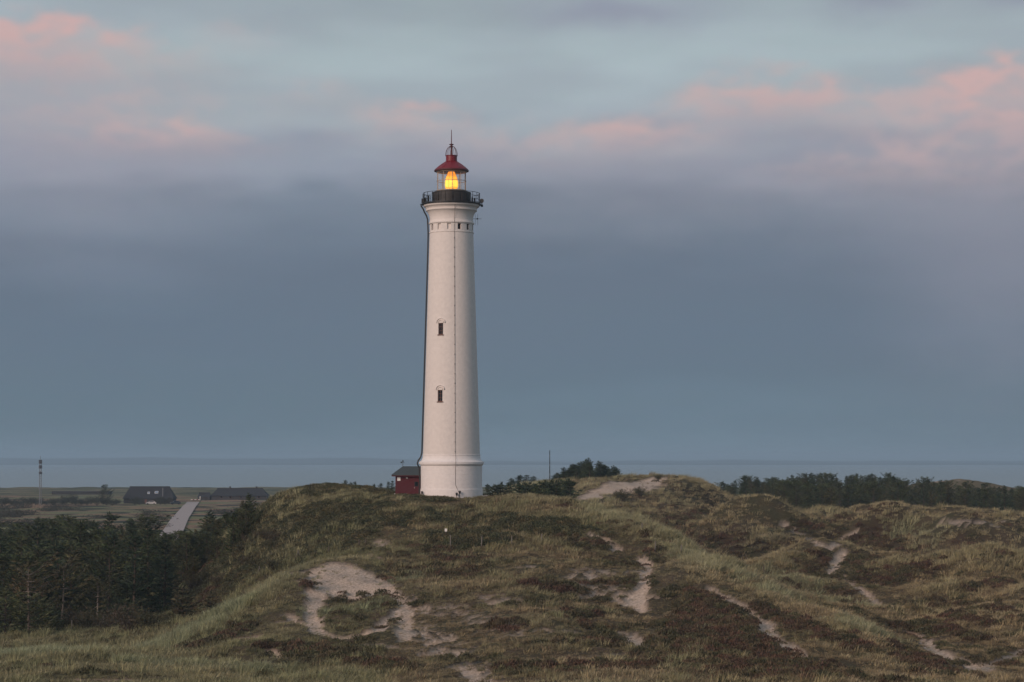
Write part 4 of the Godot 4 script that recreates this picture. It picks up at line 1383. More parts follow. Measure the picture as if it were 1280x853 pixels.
func houses() -> void:
	var d := 930.0
	var s := F / d
	var y := land_xz((185.0 - CX) / s, -d)
	var x := (185.0 - CX) / s
	var h := EYE - (609.0 - HY) / s - y
	var o := thing("thatched_farmhouse", "dark thatched farmhouse with two skylights, left of the pale road", "house", Vector3(x, y, -d))
	var roof := hip_house(o, 20.6, 9.0, 2.2, h, 16.6)
	var slope := Basis(Vector3.RIGHT, -(PI / 2.0 - atan2(h - 2.0, 5.0)))
	for q in [[184.7, 616.6, 0.9, 1.2], [194.4, 616.0, 1.5, 1.3]]:
		var yy: float = EYE - (q[1] - HY) / s - y
		var zz := 0.5 - (yy - 2.0) / (h - 2.0) * 5.0
		var sk := part("skylight", Shape.new().box(Vector3((q[0] - 185.0) / s, yy + 0.06, zz + 0.06), Vector3(q[2], q[3], 0.12), slope), M.paper, roof)
		part("pane", Shape.new().box(Vector3((q[0] - 185.0) / s, yy + 0.1, zz + 0.13), Vector3((q[2] as float) - 0.2, (q[3] as float) - 0.2, 0.06), slope), sky_glass(), sk)
	part("flue", Shape.new().bar(Vector3((203.0 - 185.0) / s, 2.5, -0.6), Vector3((203.0 - 185.0) / s, h - 0.4, -0.6), 0.3), M.mast, o)
	part("door", Shape.new().box(Vector3(-1.0, 0.9, 0.03), Vector3(1.0, 1.9, 0.06)), M.brown, o)
	for q in [-7.5, -4.5, 3.0, 7.0]:
		var wn := part("window", Shape.new().box(Vector3(q, 1.25, 0.03), Vector3(1.2, 1.0, 0.06)), M.brown, o)
		part("pane", Shape.new().box(Vector3(q, 1.25, 0.06), Vector3(1.0, 0.8, 0.03)), M.pane, wn)
	d = 1010.0
	s = F / d
	x = (298.5 - CX) / s
	y = land_xz(x, -d)
	h = EYE - (611.2 - HY) / s - y
	o = thing("long_low_farmhouse", "long low farmhouse with black roof and two chimneys beyond the road", "house", Vector3(x, y, -d))
	roof = hip_house(o, 25.0, 9.0, 2.0, h, 20.6)
	for q in [286.0, 319.2]:
		part("chimney", Shape.new().box(Vector3((q - 298.5) / s, h + 0.2, -4.5), Vector3(0.7, 1.6, 0.7)), M.wall_dark, roof)
	for q in [-8.0, -4.0, 1.0, 5.0, 9.0]:
		var wn := part("window", Shape.new().box(Vector3(q, 1.2, 0.03), Vector3(1.2, 1.0, 0.06)), M.brown, o)
		part("pane", Shape.new().box(Vector3(q, 1.2, 0.06), Vector3(1.0, 0.8, 0.03)), M.pane, wn)
	x = (253.0 - CX) / s
	y = land_xz(x, -d - 4.0)
	o = thing("low_outbuilding", "low dark outbuilding at the end of the long black-roofed farmhouse", "outbuilding", Vector3(x, y, -d - 4.0))
	hip_house(o, 5.6, 5.0, 1.6, EYE - (616.6 - HY) / (F / (d + 4.0)) - y, 4.6, 0.2)
	# grey-roofed barn farther away
	d = 1180.0
	s = F / d
	x = (100.0 - CX) / s
	y = land_xz(x, -d)
	o = thing("grey_roofed_barn", "low barn with pale grey roof behind the hedge", "barn", Vector3(x, y, -d))
	var g := Shape.new()
	g.box(Vector3(0, 0.6, -5), Vector3(30, 2.2, 10))
	part("wall", g, M.wall_dark, o)
	g = Shape.new()
	var e := EYE - (618.6 - HY) / s - y
	g.quad(Vector3(-15.5, 1.2, 0.5), Vector3(15.5, 1.2, 0.5), Vector3(15.5, e, -5), Vector3(-15.5, e, -5), Vector3(0, 1, 1))
	g.quad(Vector3(-15.5, 1.2, -10.5), Vector3(15.5, 1.2, -10.5), Vector3(15.5, e, -5), Vector3(-15.5, e, -5), Vector3(0, 1, -1))
	for sx in [-15.0, 15.0]:
		g.quad(Vector3(sx, 1.2, 0), Vector3(sx, 1.2, -10), Vector3(sx, e, -5), Vector3(sx, e, -5.01), Vector3(sx, 0, 0))
	part("roof", g, grain(mat(Color(0.26, 0.27, 0.3), 0.8), 121, 0.2, 6.0), o)
	# vehicles by the farmhouse
	parked_car(188.5, 915.0, 0.1, Color(0.62, 0.6, 0.6), "white parked car in front of the thatched farmhouse")
	parked_car(219.0, 915.0, 0.3, Color(0.05, 0.055, 0.065), "dark grey parked car beside the pale road")
	# barrier over the road
	d = 968.0
	s = F / d
	x = (244.0 - CX) / s
	y = land_xz(x, -d)
	o = thing("road_barrier", "red and white barrier across the pale road by the outbuilding", "barrier", Vector3(x, y, -d))
	for k in 5:
		part("stripe", Shape.new().box(Vector3(-1.6 + 0.8 * k, 0.95, 0), Vector3(0.79, 0.22, 0.08)), M.paper if k % 2 == 0 else M.redroof, o)
	for q in [-1.9, 1.9]:
		part("post", Shape.new().bar(Vector3(q, -0.2, -0.06), Vector3(q, 1.1, -0.06), 0.12), M.mast, o)
	x = (251.2 - CX) / s
	y = land_xz(x, -d + 3.0)
	o = thing("white_road_post", "white post standing right of the road barrier", "post", Vector3(x, y, -d + 3.0))
	part("post", Shape.new().tube([Vector3(0, -0.2, 0), Vector3(0, 2.3, 0), Vector3(0, 2.4, 0)], [0.22, 0.22, 0.1], 8), M.paper, o)

func sky_glass() -> StandardMaterial3D:
	if not M.has("sky_glass"):
		M.sky_glass = mat(Color(0.5, 0.52, 0.55), 0.08, 0.9)
	return M.sky_glass

func parked_car(px: float, d: float, turn: float, c: Color, label: String) -> void:
	var x := (px - CX) / F * d
	var o := thing("parked_car", label, "car", Vector3(x, land_xz(x, -d) + 0.05, -d), turn)
	var prof := [Vector2(-2.1, 0.3), Vector2(-2.15, 0.75), Vector2(-1.9, 0.9), Vector2(-1.1, 0.98), Vector2(-0.5, 1.42), Vector2(1.1, 1.46), Vector2(1.85, 1.0), Vector2(2.1, 0.9), Vector2(2.1, 0.3)]
	var g := Shape.new()
	for s in [-0.85, 0.85]:
		for k in range(1, prof.size() - 1):
			var a := Vector3(prof[0].x, prof[0].y, s); var b := Vector3(prof[k].x, prof[k].y, s); var e := Vector3(prof[k + 1].x, prof[k + 1].y, s)
			g.quad(a, b, e, e.lerp(a, 0.001), Vector3(0, 0, s))
	for k in prof.size():
		var p: Vector2 = prof[k]
		var q: Vector2 = prof[(k + 1) % prof.size()]
		g.quad(Vector3(p.x, p.y, -0.85), Vector3(q.x, q.y, -0.85), Vector3(q.x, q.y, 0.85), Vector3(p.x, p.y, 0.85), Vector3(p.y - q.y, q.x - p.x, 0))
	part("body", g, mat(c, 0.3), o)
	for s in [-0.86, 0.86]:
		part("window", Shape.new().box(Vector3(0.3, 1.18, s), Vector3(1.7, 0.34, 0.02)), M.pane, o)
	for q in [[-1.3, -0.8], [-1.3, 0.8], [1.3, -0.8], [1.3, 0.8]]:
		part("wheel", Shape.new().tube([Vector3(q[0], 0.28, (q[1] as float) - 0.1), Vector3(q[0], 0.28, (q[1] as float) + 0.1)], [0.32], 14), M.iron, o)

# ------------------------------------------------------------------ masts
func masts() -> void:
	var d := 895.0
	var s := F / d
	var x := (50.2 - CX) / s
	var y := land_xz(x, -d)
	var top := EYE - (574.0 - HY) / s - y
	var o := thing("lattice_mast", "grey lattice telecom mast with antenna clusters above the plain", "mast", Vector3(x, y, -d))
	var w := 0.42
	var legs := [Vector3(-w, 0, -w), Vector3(w, 0, -w), Vector3(w, 0, w), Vector3(-w, 0, w)]
	for l in legs:
		part("leg", Shape.new().bar(l + Vector3(0, -0.3, 0), l * 0.75 + Vector3(0, top - 1.0, 0), 0.1), M.mast, o)
	var g := Shape.new()
	var k := 0
	var yy := 0.4
	while yy < top - 2.0:
		for j in 4:
			var a: Vector3 = legs[j] * lerpf(1.0, 0.75, yy / top)
			var b: Vector3 = legs[(j + 1) % 4] * lerpf(1.0, 0.75, (yy + 1.0) / top)
			g.bar(a + Vector3(0, yy, 0), b + Vector3(0, yy + 1.0, 0), 0.07)
		yy += 1.0
		k += 1
	part("bracing", g, M.mast, o)
	for q in [[577.5, 1.5], [584.0, 1.3], [591.6, 1.0]]:
		var hy: float = EYE - (q[0] - HY) / s - y
		for j in 6:
			var a := TAU * j / 6.0
			part("antenna", Shape.new().box(Vector3(sin(a) * 0.55, hy, cos(a) * 0.55), Vector3(0.2, q[1], 0.2), Basis(Vector3.UP, a)), M.mast_dark, o)
	part("whip", Shape.new().bar(Vector3(0, top - 1.4, 0), Vector3(0, top + 1.2, 0), 0.1), M.mast_dark, o)
	d = 640.0
	s = F / d
	x = (687.2 - CX) / s
	y = land_xz(x, -d)
	top = EYE - (563.0 - HY) / s - y
	o = thing("striped_mast", "thin dark and pale striped mast behind the dune trees", "mast", Vector3(x, y, -d))
	var n := 15
	for j in n:
		var a := -0.5 + (top + 0.5) * j / n
		var b := -0.5 + (top + 0.5) * (j + 1) / n
		part("section", Shape.new().tube([Vector3(0, a, 0), Vector3(0, b, 0)], [0.2 - 0.006 * j, 0.194 - 0.006 * j], 8), M.mast if j % 2 else M.mast_dark, o)

# ------------------------------------------------------------------ fence posts, sign, sticks
func post(px: float, py: float, tall: float, m: Material, label: String, group: String, from := 150.0, to := 400.0, lean := 0.0) -> void:
	var p := hit(px, py, from, to)
	var o := thing("fence_post", label, "post", p, 0.0, group)
	part("stake", Shape.new().tube([Vector3(-lean * 0.3, -0.3, 0), Vector3(lean * tall * 0.5, tall * 0.5, 0), Vector3(lean * tall, tall - 0.03, 0), Vector3(lean * tall, tall, 0)], [0.06, 0.055, 0.05, 0.03], 7), m, o)

func fences() -> void:
	for q in [[562.8, 690.0, 1.5], [602.0, 686.0, 1.1], [639.5, 684.0, 1.0], [677.0, 681.0, 0.9]]:
		post(q[0], q[1], q[2], M.silver_post, "grey wooden fence post in the grass below the lighthouse", "fence posts below the lighthouse", 195.0, 230.0, 0.02)
	for q in [[802.5, 665.0, 0.8], [819.0, 691.0, 1.0], [851.5, 694.0, 0.9]]:
		post(q[0], q[1], q[2], M.silver_post, "thin grey fence post on the grassy ridge right of the sand path", "posts on the ridge", 185.0, 225.0, 0.03)
	for q in [[928.5, 705.0, 1.1], [932.5, 704.0, 1.0], [955.0, 720.0, 1.1]]:
		post(q[0], q[1], q[2], M.post, "dark fence post in the hollow beyond the right-hand ridge", "posts in the hollow", 210.0, 300.0, 0.0)
	for q in [[89.5, 790.0, 1.05], [129.0, 783.0, 1.0], [168.0, 770.0, 0.8], [204.5, 760.0, 0.8]]:
		post(q[0], q[1], q[2], M.silver_post, "pale fence post at the edge of the conifer grove", "fence posts along the grove", 190.0, 260.0, 0.0)
	for q in [[448.5, 684.0, 0.7], [457.0, 682.0, 0.6], [410.5, 694.0, 0.8]]:
		post(q[0], q[1], q[2], M.post, "weathered stake on the slope above the sand blowout", "stakes above the blowout", 200.0, 235.0, 0.04)
	# white sign on a post
	var p := hit(557.3, 676.0, 200.0, 230.0)
	var o := thing("white_sign", "small white notice on a thin post below the lighthouse", "sign", p)
	part("post", Shape.new().tube([Vector3(0, -0.3, 0), Vector3(0, 1.12, 0)], [0.035], 6), M.silver_post, o)
	part("board", Shape.new().box(Vector3(0, 1.0, 0.05), Vector3(0.22, 0.28, 0.03)), M.paper, o)
	# three-legged braces of sticks
	for q in [[324.0, 722.0, "leaning tripod of pale sticks below the dark scrub slope"], [372.5, 702.0, "small tripod of weathered sticks near the top of the near dune"]]:
		p = hit(q[0], q[1], 205.0, 250.0)
		o = thing("stick_tripod", q[2], "stakes", p, 0.4)
		for k in 3:
			var a := TAU * k / 3.0 + 0.5
			var foot := Vector3(sin(a) * 0.55, 0.0, cos(a) * 0.55)
			foot.y = land_xz(p.x + foot.x, p.z + foot.z) - p.y - 0.1
			part("stick", Shape.new().tube([foot, Vector3(sin(a) * -0.06, 1.05, cos(a) * -0.06)], [0.05, 0.035], 6), M.silver_post, o)

# ------------------------------------------------------------------ grass and heather
func tuft(seed_: int, blades: int, tall: float, spread: float, width: float, droop: float) -> ArrayMesh:
	var r := RandomNumberGenerator.new()
	r.seed = seed_
	var g := Shape.new()
	g.tinted = true
	for k in blades:
		var a := r.randf() * TAU
		var rad := sqrt(r.randf()) * spread * 0.5
		var foot := Vector3(sin(a) * rad, -0.06, cos(a) * rad)
		var out := Vector3(sin(a + r.randf_range(-0.7, 0.7)), 0, cos(a + r.randf_range(-0.7, 0.7)))
		var h := tall * r.randf_range(0.55, 1.1)
		var lean := r.randf_range(0.1, 0.6) * spread
		var mid := foot + Vector3(0, h * 0.55, 0) + out * lean * 0.4 + Vector3(0.05 * h, 0, 0)
		var tip := foot + Vector3(0, h * r.randf_range(0.8, 1.0) - droop * lean, 0) + out * lean * 1.3 + Vector3(0.16 * h, 0, 0)
		var side := Vector3(cos(a * 3.1), 0, sin(a * 3.1)) * width * r.randf_range(0.7, 1.2)
		var b := r.randf_range(0.72, 1.2)
		g.tint = Color(b * r.randf_range(0.94, 1.1), b, b * r.randf_range(0.8, 1.05))
		g.tri(foot - side, mid + side * 0.7, foot + side)
		g.tri(foot - side, mid - side * 0.7, mid + side * 0.7)
		g.tri(mid - side * 0.7, tip, mid + side * 0.7)
	return g.mesh()

func cushion(seed_: int, leaves: int, rad: float, tall: float, leaf: float) -> ArrayMesh:
	var r := RandomNumberGenerator.new()
	r.seed = seed_
	var g := Shape.new()
	g.tinted = true
	for k in leaves:
		var a := r.randf() * TAU
		var q := sqrt(r.randf())
		var y := tall * sqrt(maxf(0.0, 1.0 - q * q)) * r.randf_range(0.45, 1.05)
		var p := Vector3(sin(a) * q * rad, y, cos(a) * q * rad)
		var up := Vector3(r.randf_range(-0.7, 0.7), r.randf_range(0.5, 1.0), r.randf_range(-0.7, 0.7)).normalized()
		var side := up.cross(Vector3(r.randf_range(-1, 1), 0.1, r.randf_range(-1, 1))).normalized()
		var s := leaf * r.randf_range(0.6, 1.3)
		var b := r.randf_range(0.6, 1.35)
		g.tint = Color(b * r.randf_range(0.9, 1.15), b, b * r.randf_range(0.85, 1.1))
		g.tri(p - side * s * 0.35, p + up * s, p + side * s * 0.35)
		g.tri(p - side * s * 0.35 + up * s * 0.2, p - up * s * 0.8, p + side * s * 0.35)
	return g.mesh()

class Scatter:
	var buf := PackedFloat32Array()
	var count := 0
	func add(p: Vector3, turn: float, s: Vector3, tilt: Vector3, c: Color) -> void:
		var cx := cos(turn)
		var sx := sin(turn)
		# columns: turned x, leaning up, turned z
		buf.append_array([cx * s.x, tilt.x * s.y, sx * s.z, p.x, 0.0, s.y, 0.0, p.y, -sx * s.x, tilt.z * s.y, cx * s.z, p.z, c.r, c.g, c.b, 1.0])
		count += 1

func strew(called: String, mesh: Mesh, m: Material, sc: Scatter, label: String, category: String) -> void:
	if sc.count == 0: return
	var mm := MultiMesh.new()
	mm.transform_format = MultiMesh.TRANSFORM_3D
	mm.use_colors = true
	mm.mesh = mesh
	mm.instance_count = sc.count
	mm.buffer = sc.buf
	var o := MultiMeshInstance3D.new()
	o.name = numbered(called)
	o.multimesh = mm
	o.material_override = m
	add_child(o)
	meta(o, label, category, "", "stuff")

func grow_grass() -> void:
	var r := RandomNumberGenerator.new()
	r.seed = 4
	var grey := [Scatter.new(), Scatter.new()]
	var dry := [Scatter.new(), Scatter.new()]
	var heath := [Scatter.new(), Scatter.new()]
	var scrub := Scatter.new()
	var big := noise(111, 14.0, 3, 0.5)
	var small := noise(112, 2.6, 3, 0.6)
	var n := 440000
	for k in n:
		# even over the ground as far as 250 m, then thinner
		var u := r.randf()
		var d := 0.0
		if u < 0.66: d = sqrt(lerpf(104.0 * 104.0, 255.0 * 255.0, u / 0.66))
		else: d = sqrt(lerpf(255.0 * 255.0, 470.0 * 470.0, (u - 0.66) / 0.34))
		var px := r.randf_range(-110.0, 1390.0)
		var x := (px - CX) / F * d
		var far := 1.0 if d < 255.0 else (1.3 if d < 330.0 else 1.15)
		if px < 260.0 and d > 330.0: continue
		if Vector2(x + 6.53, d - 240.0).length() < 3.55: continue
		if x > -13.2 and x < -9.5 and d > 240.2 and d < 243.6: continue
		var o := clampi(int(row_at(d) + 0.5), 0, nr - 1) * nc + clampi(int(col_at(px) + 0.5), 0, nc - 1)
		var sand: float = cover.sand[o]
		if r.randf() < sand * 1.35 - 0.02 and not (small.get_noise_2d(x * 1.7 + 30.0, d * 1.7) > 0.26 and r.randf() < 0.45): continue
		var b := big.get_noise_2d(x, d)
		var s := small.get_noise_2d(x, d)
		var cr := crest_at(px, d)
		var he: float = maxf(cover.heath[o] * (1.0 - smoothstep(0.1, 0.5, cr) * 0.8), smoothstep(0.2, 0.55, b * 0.7 + s * 0.5 - cr * 0.5) * 0.7) * (1.0 - cover.green[o] * 0.9)
		var scr: float = cover.scrub[o]
		var gr: float = cover.green[o]
		var y := land(px, d)
		var p := Vector3(x, y, -d)
		var turn := r.randf() * TAU
		var pick := r.randf()
		var j := r.randf_range(0.62, 1.38)
		if pick < he * 0.6:
			if r.randf() < 0.12: continue
			var c := Color(0.1, 0.056, 0.039).lerp(Color(0.085, 0.082, 0.042), clampf(0.45 + s * 1.6 + r.randf_range(-0.3, 0.3), 0, 1)) * j
			heath[r.randi() % 2].add(p, turn, Vector3(1, r.randf_range(0.7, 1.5), 1) * r.randf_range(0.6, 1.25) * far, Vector3.ZERO, c)
		elif pick < he * 0.6 + scr * 0.75:
			var c := Color(0.065, 0.072, 0.036).lerp(Color(0.12, 0.095, 0.046), clampf(0.3 + s + r.randf_range(-0.3, 0.3), 0, 1)) * j
			scrub.add(p, turn, Vector3(1, r.randf_range(0.8, 1.4) * (0.6 if d > 215.0 else 1.0), 1) * r.randf_range(0.6, 1.3) * far, Vector3.ZERO, c)
		else:
			var lush := clampf(gr * 0.7 + 0.3 + b * 0.8 + r.randf_range(-0.3, 0.3) - cover.straw[o] * 0.4 + (0.3 if d > 200.0 and px < 770.0 else 0.0) - (0.12 if px > 880.0 else 0.0), 0, 1)
			if r.randf() < cover.straw[o] * 0.6: continue
			if s < -0.22 and gr < 0.3 and r.randf() < 0.75: continue
			var c := Color(0.33, 0.265, 0.165).lerp(Color(0.2, 0.205, 0.112), lush)
			if r.randf() < 0.22: c = Color(0.13, 0.095, 0.062)
			if px < 480.0: c = c.lerp(Color(0.185, 0.21, 0.11), 0.4)
			elif px > 880.0: c = c.lerp(Color(0.36, 0.28, 0.16), 0.2)
			if gr > 0.3: c = c.lerp(Color(0.3, 0.325, 0.215), gr * 0.75)
			c = c.lerp(Color(0.34, 0.31, 0.195), smoothstep(0.2, 0.7, cr) * 0.5)
			c *= j
			# a short sward, and in it the taller marram clumps
			var clump := clampf(0.1 + 0.55 * smoothstep(-0.05, 0.35, s) + 0.3 * smoothstep(0.1, 0.5, cr) + 0.35 * gr, 0, 1)
			var size: float = r.randf_range(0.75, 1.3) if r.randf() < clump * 0.55 else r.randf_range(0.34, 0.66)
			size *= far * (1.0 - 0.35 * cover.straw[o]) * (1.0 - 0.58 * cover.trod[o])
			if d > 229.0 and d < 262.0 and px > 380.0 and px < 760.0: size *= 0.6 if absf(px - 570.0) > 60.0 else 0.42
			c *= 1.15 if size > 0.68 else 0.82
			var tilt := Vector3(0.12 + r.randf_range(-0.2, 0.3), 0, r.randf_range(-0.2, 0.2))
			var set_: Array = grey if lush > 0.45 else dry
			set_[r.randi() % 2].add(p, turn, Vector3(size, size * r.randf_range(0.7, 1.25), size), tilt, c)
	for k in 2:
		strew("marram_grass", tuft(200 + k, 42, 0.78, 0.7, 0.014, 0.3), M.blade, grey[k], "tall grey-green marram grass growing over the dunes", "grass")
		strew("dry_grass", tuft(210 + k, 32, 0.58, 0.75, 0.013, 0.5), M.blade, dry[k], "short straw-coloured dune grass between the heather", "grass")
		strew("heather", cushion(220 + k, 120, 0.5, 0.28, 0.085), M.leaf, heath[k], "low dark red-brown heather covering hollows of the dunes", "heather")
	strew("dune_scrub", cushion(230, 160, 0.5, 0.42, 0.09), M.leaf, scrub, "low dark green scrub on the slope of the tower dune", "scrub")

# ------------------------------------------------------------------ trees
func spray(g: Shape, r: RandomNumberGenerator, p: Vector3, dir: Vector3, s: float, n: int, c: Color) -> void:
	for k in n:
		var o := (dir + Vector3(r.randf_range(-0.9, 0.9), r.randf_range(-0.25, 0.5), r.randf_range(-0.9, 0.9))).normalized()
		var side := o.cross(Vector3(r.randf_range(-1, 1), r.randf_range(-0.3, 1), r.randf_range(-1, 1))).normalized() * s * 0.14
		var q := p + Vector3(r.randf_range(-0.5, 0.5), r.randf_range(-0.12, 0.14), r.randf_range(-0.5, 0.5)) * s * 0.9
		var b := r.randf_range(0.65, 1.3)
		g.tint = Color(c.r * b * r.randf_range(0.9, 1.2), c.g * b, c.b * b)
		g.tri(q - side, q + o * s, q + side)
		g.tri(q + side, q - o * s * 0.35, q - side)

# a conifer: tapered trunk with limbs, crown of needle sprays in uneven tiers
func conifer(seed_: int, tall: float, wide: float, clear: float, flat_top: float, c: Color, pale := false, brown := 0.0) -> Dictionary:
	var r := RandomNumberGenerator.new()
	r.seed = seed_
	var wood := Shape.new()
	var crown := Shape.new()
	crown.tinted = true
	var bend := Vector3(r.randf_range(-0.5, 0.5), 0, r.randf_range(-0.4, 0.4)) * tall * 0.08
	var path := []
	var rad := []
	for k in 8:
		var t := k / 7.0
		path.append(Vector3(0, t * tall * 0.97 - 0.3 * (1.0 - t), 0) + bend * sin(t * 2.4) * t)
		rad.append(lerpf(0.02 * tall + 0.03, 0.02, t))
	wood.tube(path, rad, 7)
	var wind := r.randf() * TAU
	var y := tall * clear
	while y < tall * 0.98:
		var t := (y - tall * clear) / (tall * (1.0 - clear))
		var f := y / tall * 7.0
		var i := mini(int(f), 6)
		var o: Vector3 = (path[i] as Vector3).lerp(path[i + 1], f - i)
		var reach := wide * (pow(1.0 - t, 0.75) * 0.95 + 0.08) if flat_top <= 0.0 else wide * (0.35 + 0.65 * sin(PI * clampf(0.18 + t * 0.8, 0, 1))) * (1.0 if t < 0.85 else 0.7)
		var n := 3 + r.randi() % 3
		var a0 := r.randf() * TAU
		for k in n:
			var a := a0 + TAU * k / n + r.randf_range(-0.4, 0.4)
			var l := reach * r.randf_range(0.5, 1.2) * (1.0 + 0.4 * sin(a - wind))
			var dir := Vector3(sin(a), 0, cos(a))
			var tone := r.randf_range(0.5, 1.8)
			var rust := r.randf()
			var lift := r.randf_range(0.05, 0.3) + 0.5 * t + (0.1 if flat_top > 0.0 else 0.0)
			var pts := []
			for j in 5:
				var u := j / 4.0
				pts.append(o + dir * l * u + Vector3(0, l * (lift * u - 0.28 * sin(u * PI) * (1.0 - t)), 0))
			wood.tube(pts, [0.05 * (1.0 - t) + 0.02, 0.012], 4, false)
			var tw := 0.22 if flat_top <= 0.0 else 0.45
			var u := tw
			while u <= 1.0:
				var q: Vector3 = (pts[int(minf(u, 0.999) * 4.0)] as Vector3).lerp(pts[int(minf(u, 0.999) * 4.0) + 1], fmod(minf(u, 0.999) * 4.0, 1.0))
				var across := Vector3(dir.z, 0, -dir.x)
				var side := l * 0.34 * (1.1 - u) + 0.12
				var col := (c * tone).lerp(Color(0.13, 0.075, 0.04), brown * rust)
				for w in [-1.0, 0.0, 1.0]:
					spray(crown, r, q + across * side * w * r.randf_range(0.5, 1.1) + Vector3(0, r.randf_range(-0.06, 0.1), 0), (dir * 0.8 + across * w * 0.8 + Vector3(0, 0.25, 0)).normalized(), 0.34, 4, col)
				u += 0.34 / maxf(l, 0.4)
		y += r.randf_range(0.32, 0.6)
	spray(crown, r, path[7], Vector3.UP, 0.4, 10, c)
	return {"wood": wood.mesh(), "crown": crown.mesh(), "pale": pale}

func bush(seed_: int, wide: float, tall: float, c: Color, c2: Color, leaf := 0.16) -> Dictionary:
	var r := RandomNumberGenerator.new()
	r.seed = seed_
	var wood := Shape.new()
	var crown := Shape.new()
	crown.tinted = true
	for k in 14:
		var a := r.randf() * TAU
		var l := r.randf_range(0.5, 1.0)
		var tip := Vector3(sin(a) * wide * 0.5 * l, tall * r.randf_range(0.6, 1.0), cos(a) * wide * 0.5 * l)
		var mid := tip * 0.5 + Vector3(0, tall * 0.1, 0)
		wood.tube([Vector3(0, -0.15, 0), mid, tip], [0.035, 0.022, 0.008], 4, false)
		for j in 34:
			var u := r.randf_range(0.3, 1.05)
			var q := Vector3.ZERO.lerp(mid, u * 2.0) if u < 0.5 else mid.lerp(tip, u * 2.0 - 1.0)
			q += Vector3(r.randf_range(-1, 1), r.randf_range(-0.7, 0.7), r.randf_range(-1, 1)) * wide * 0.16
			q.y = maxf(q.y, 0.05)
			spray(crown, r, q, Vector3(r.randf_range(-0.6, 0.6), 0.6, r.randf_range(-0.6, 0.6)), leaf, 3, c.lerp(c2, r.randf()))
	return {"wood": wood.mesh(), "crown": crown.mesh(), "pale": false}

func plant(called: String, t: Dictionary, p: Vector3, turn: float, size: Vector3, label: String, category: String, group: String) -> Node3D:
	var o := thing(called, label, category, p, turn, group)
	o.scale = size
	part("trunk" if category == "tree" else "stems", t.wood, M.pale_bark if t.pale else M.bark, o)
	part("crown" if category == "tree" else "foliage", t.crown, M.leaf, o)
	return o

const LOOKS := ["dark green pointed conifer", "tall bluish-green pointed conifer", "olive conifer with rusty branch ends", "broad round-topped dark conifer", "slender bluish-green conifer"]

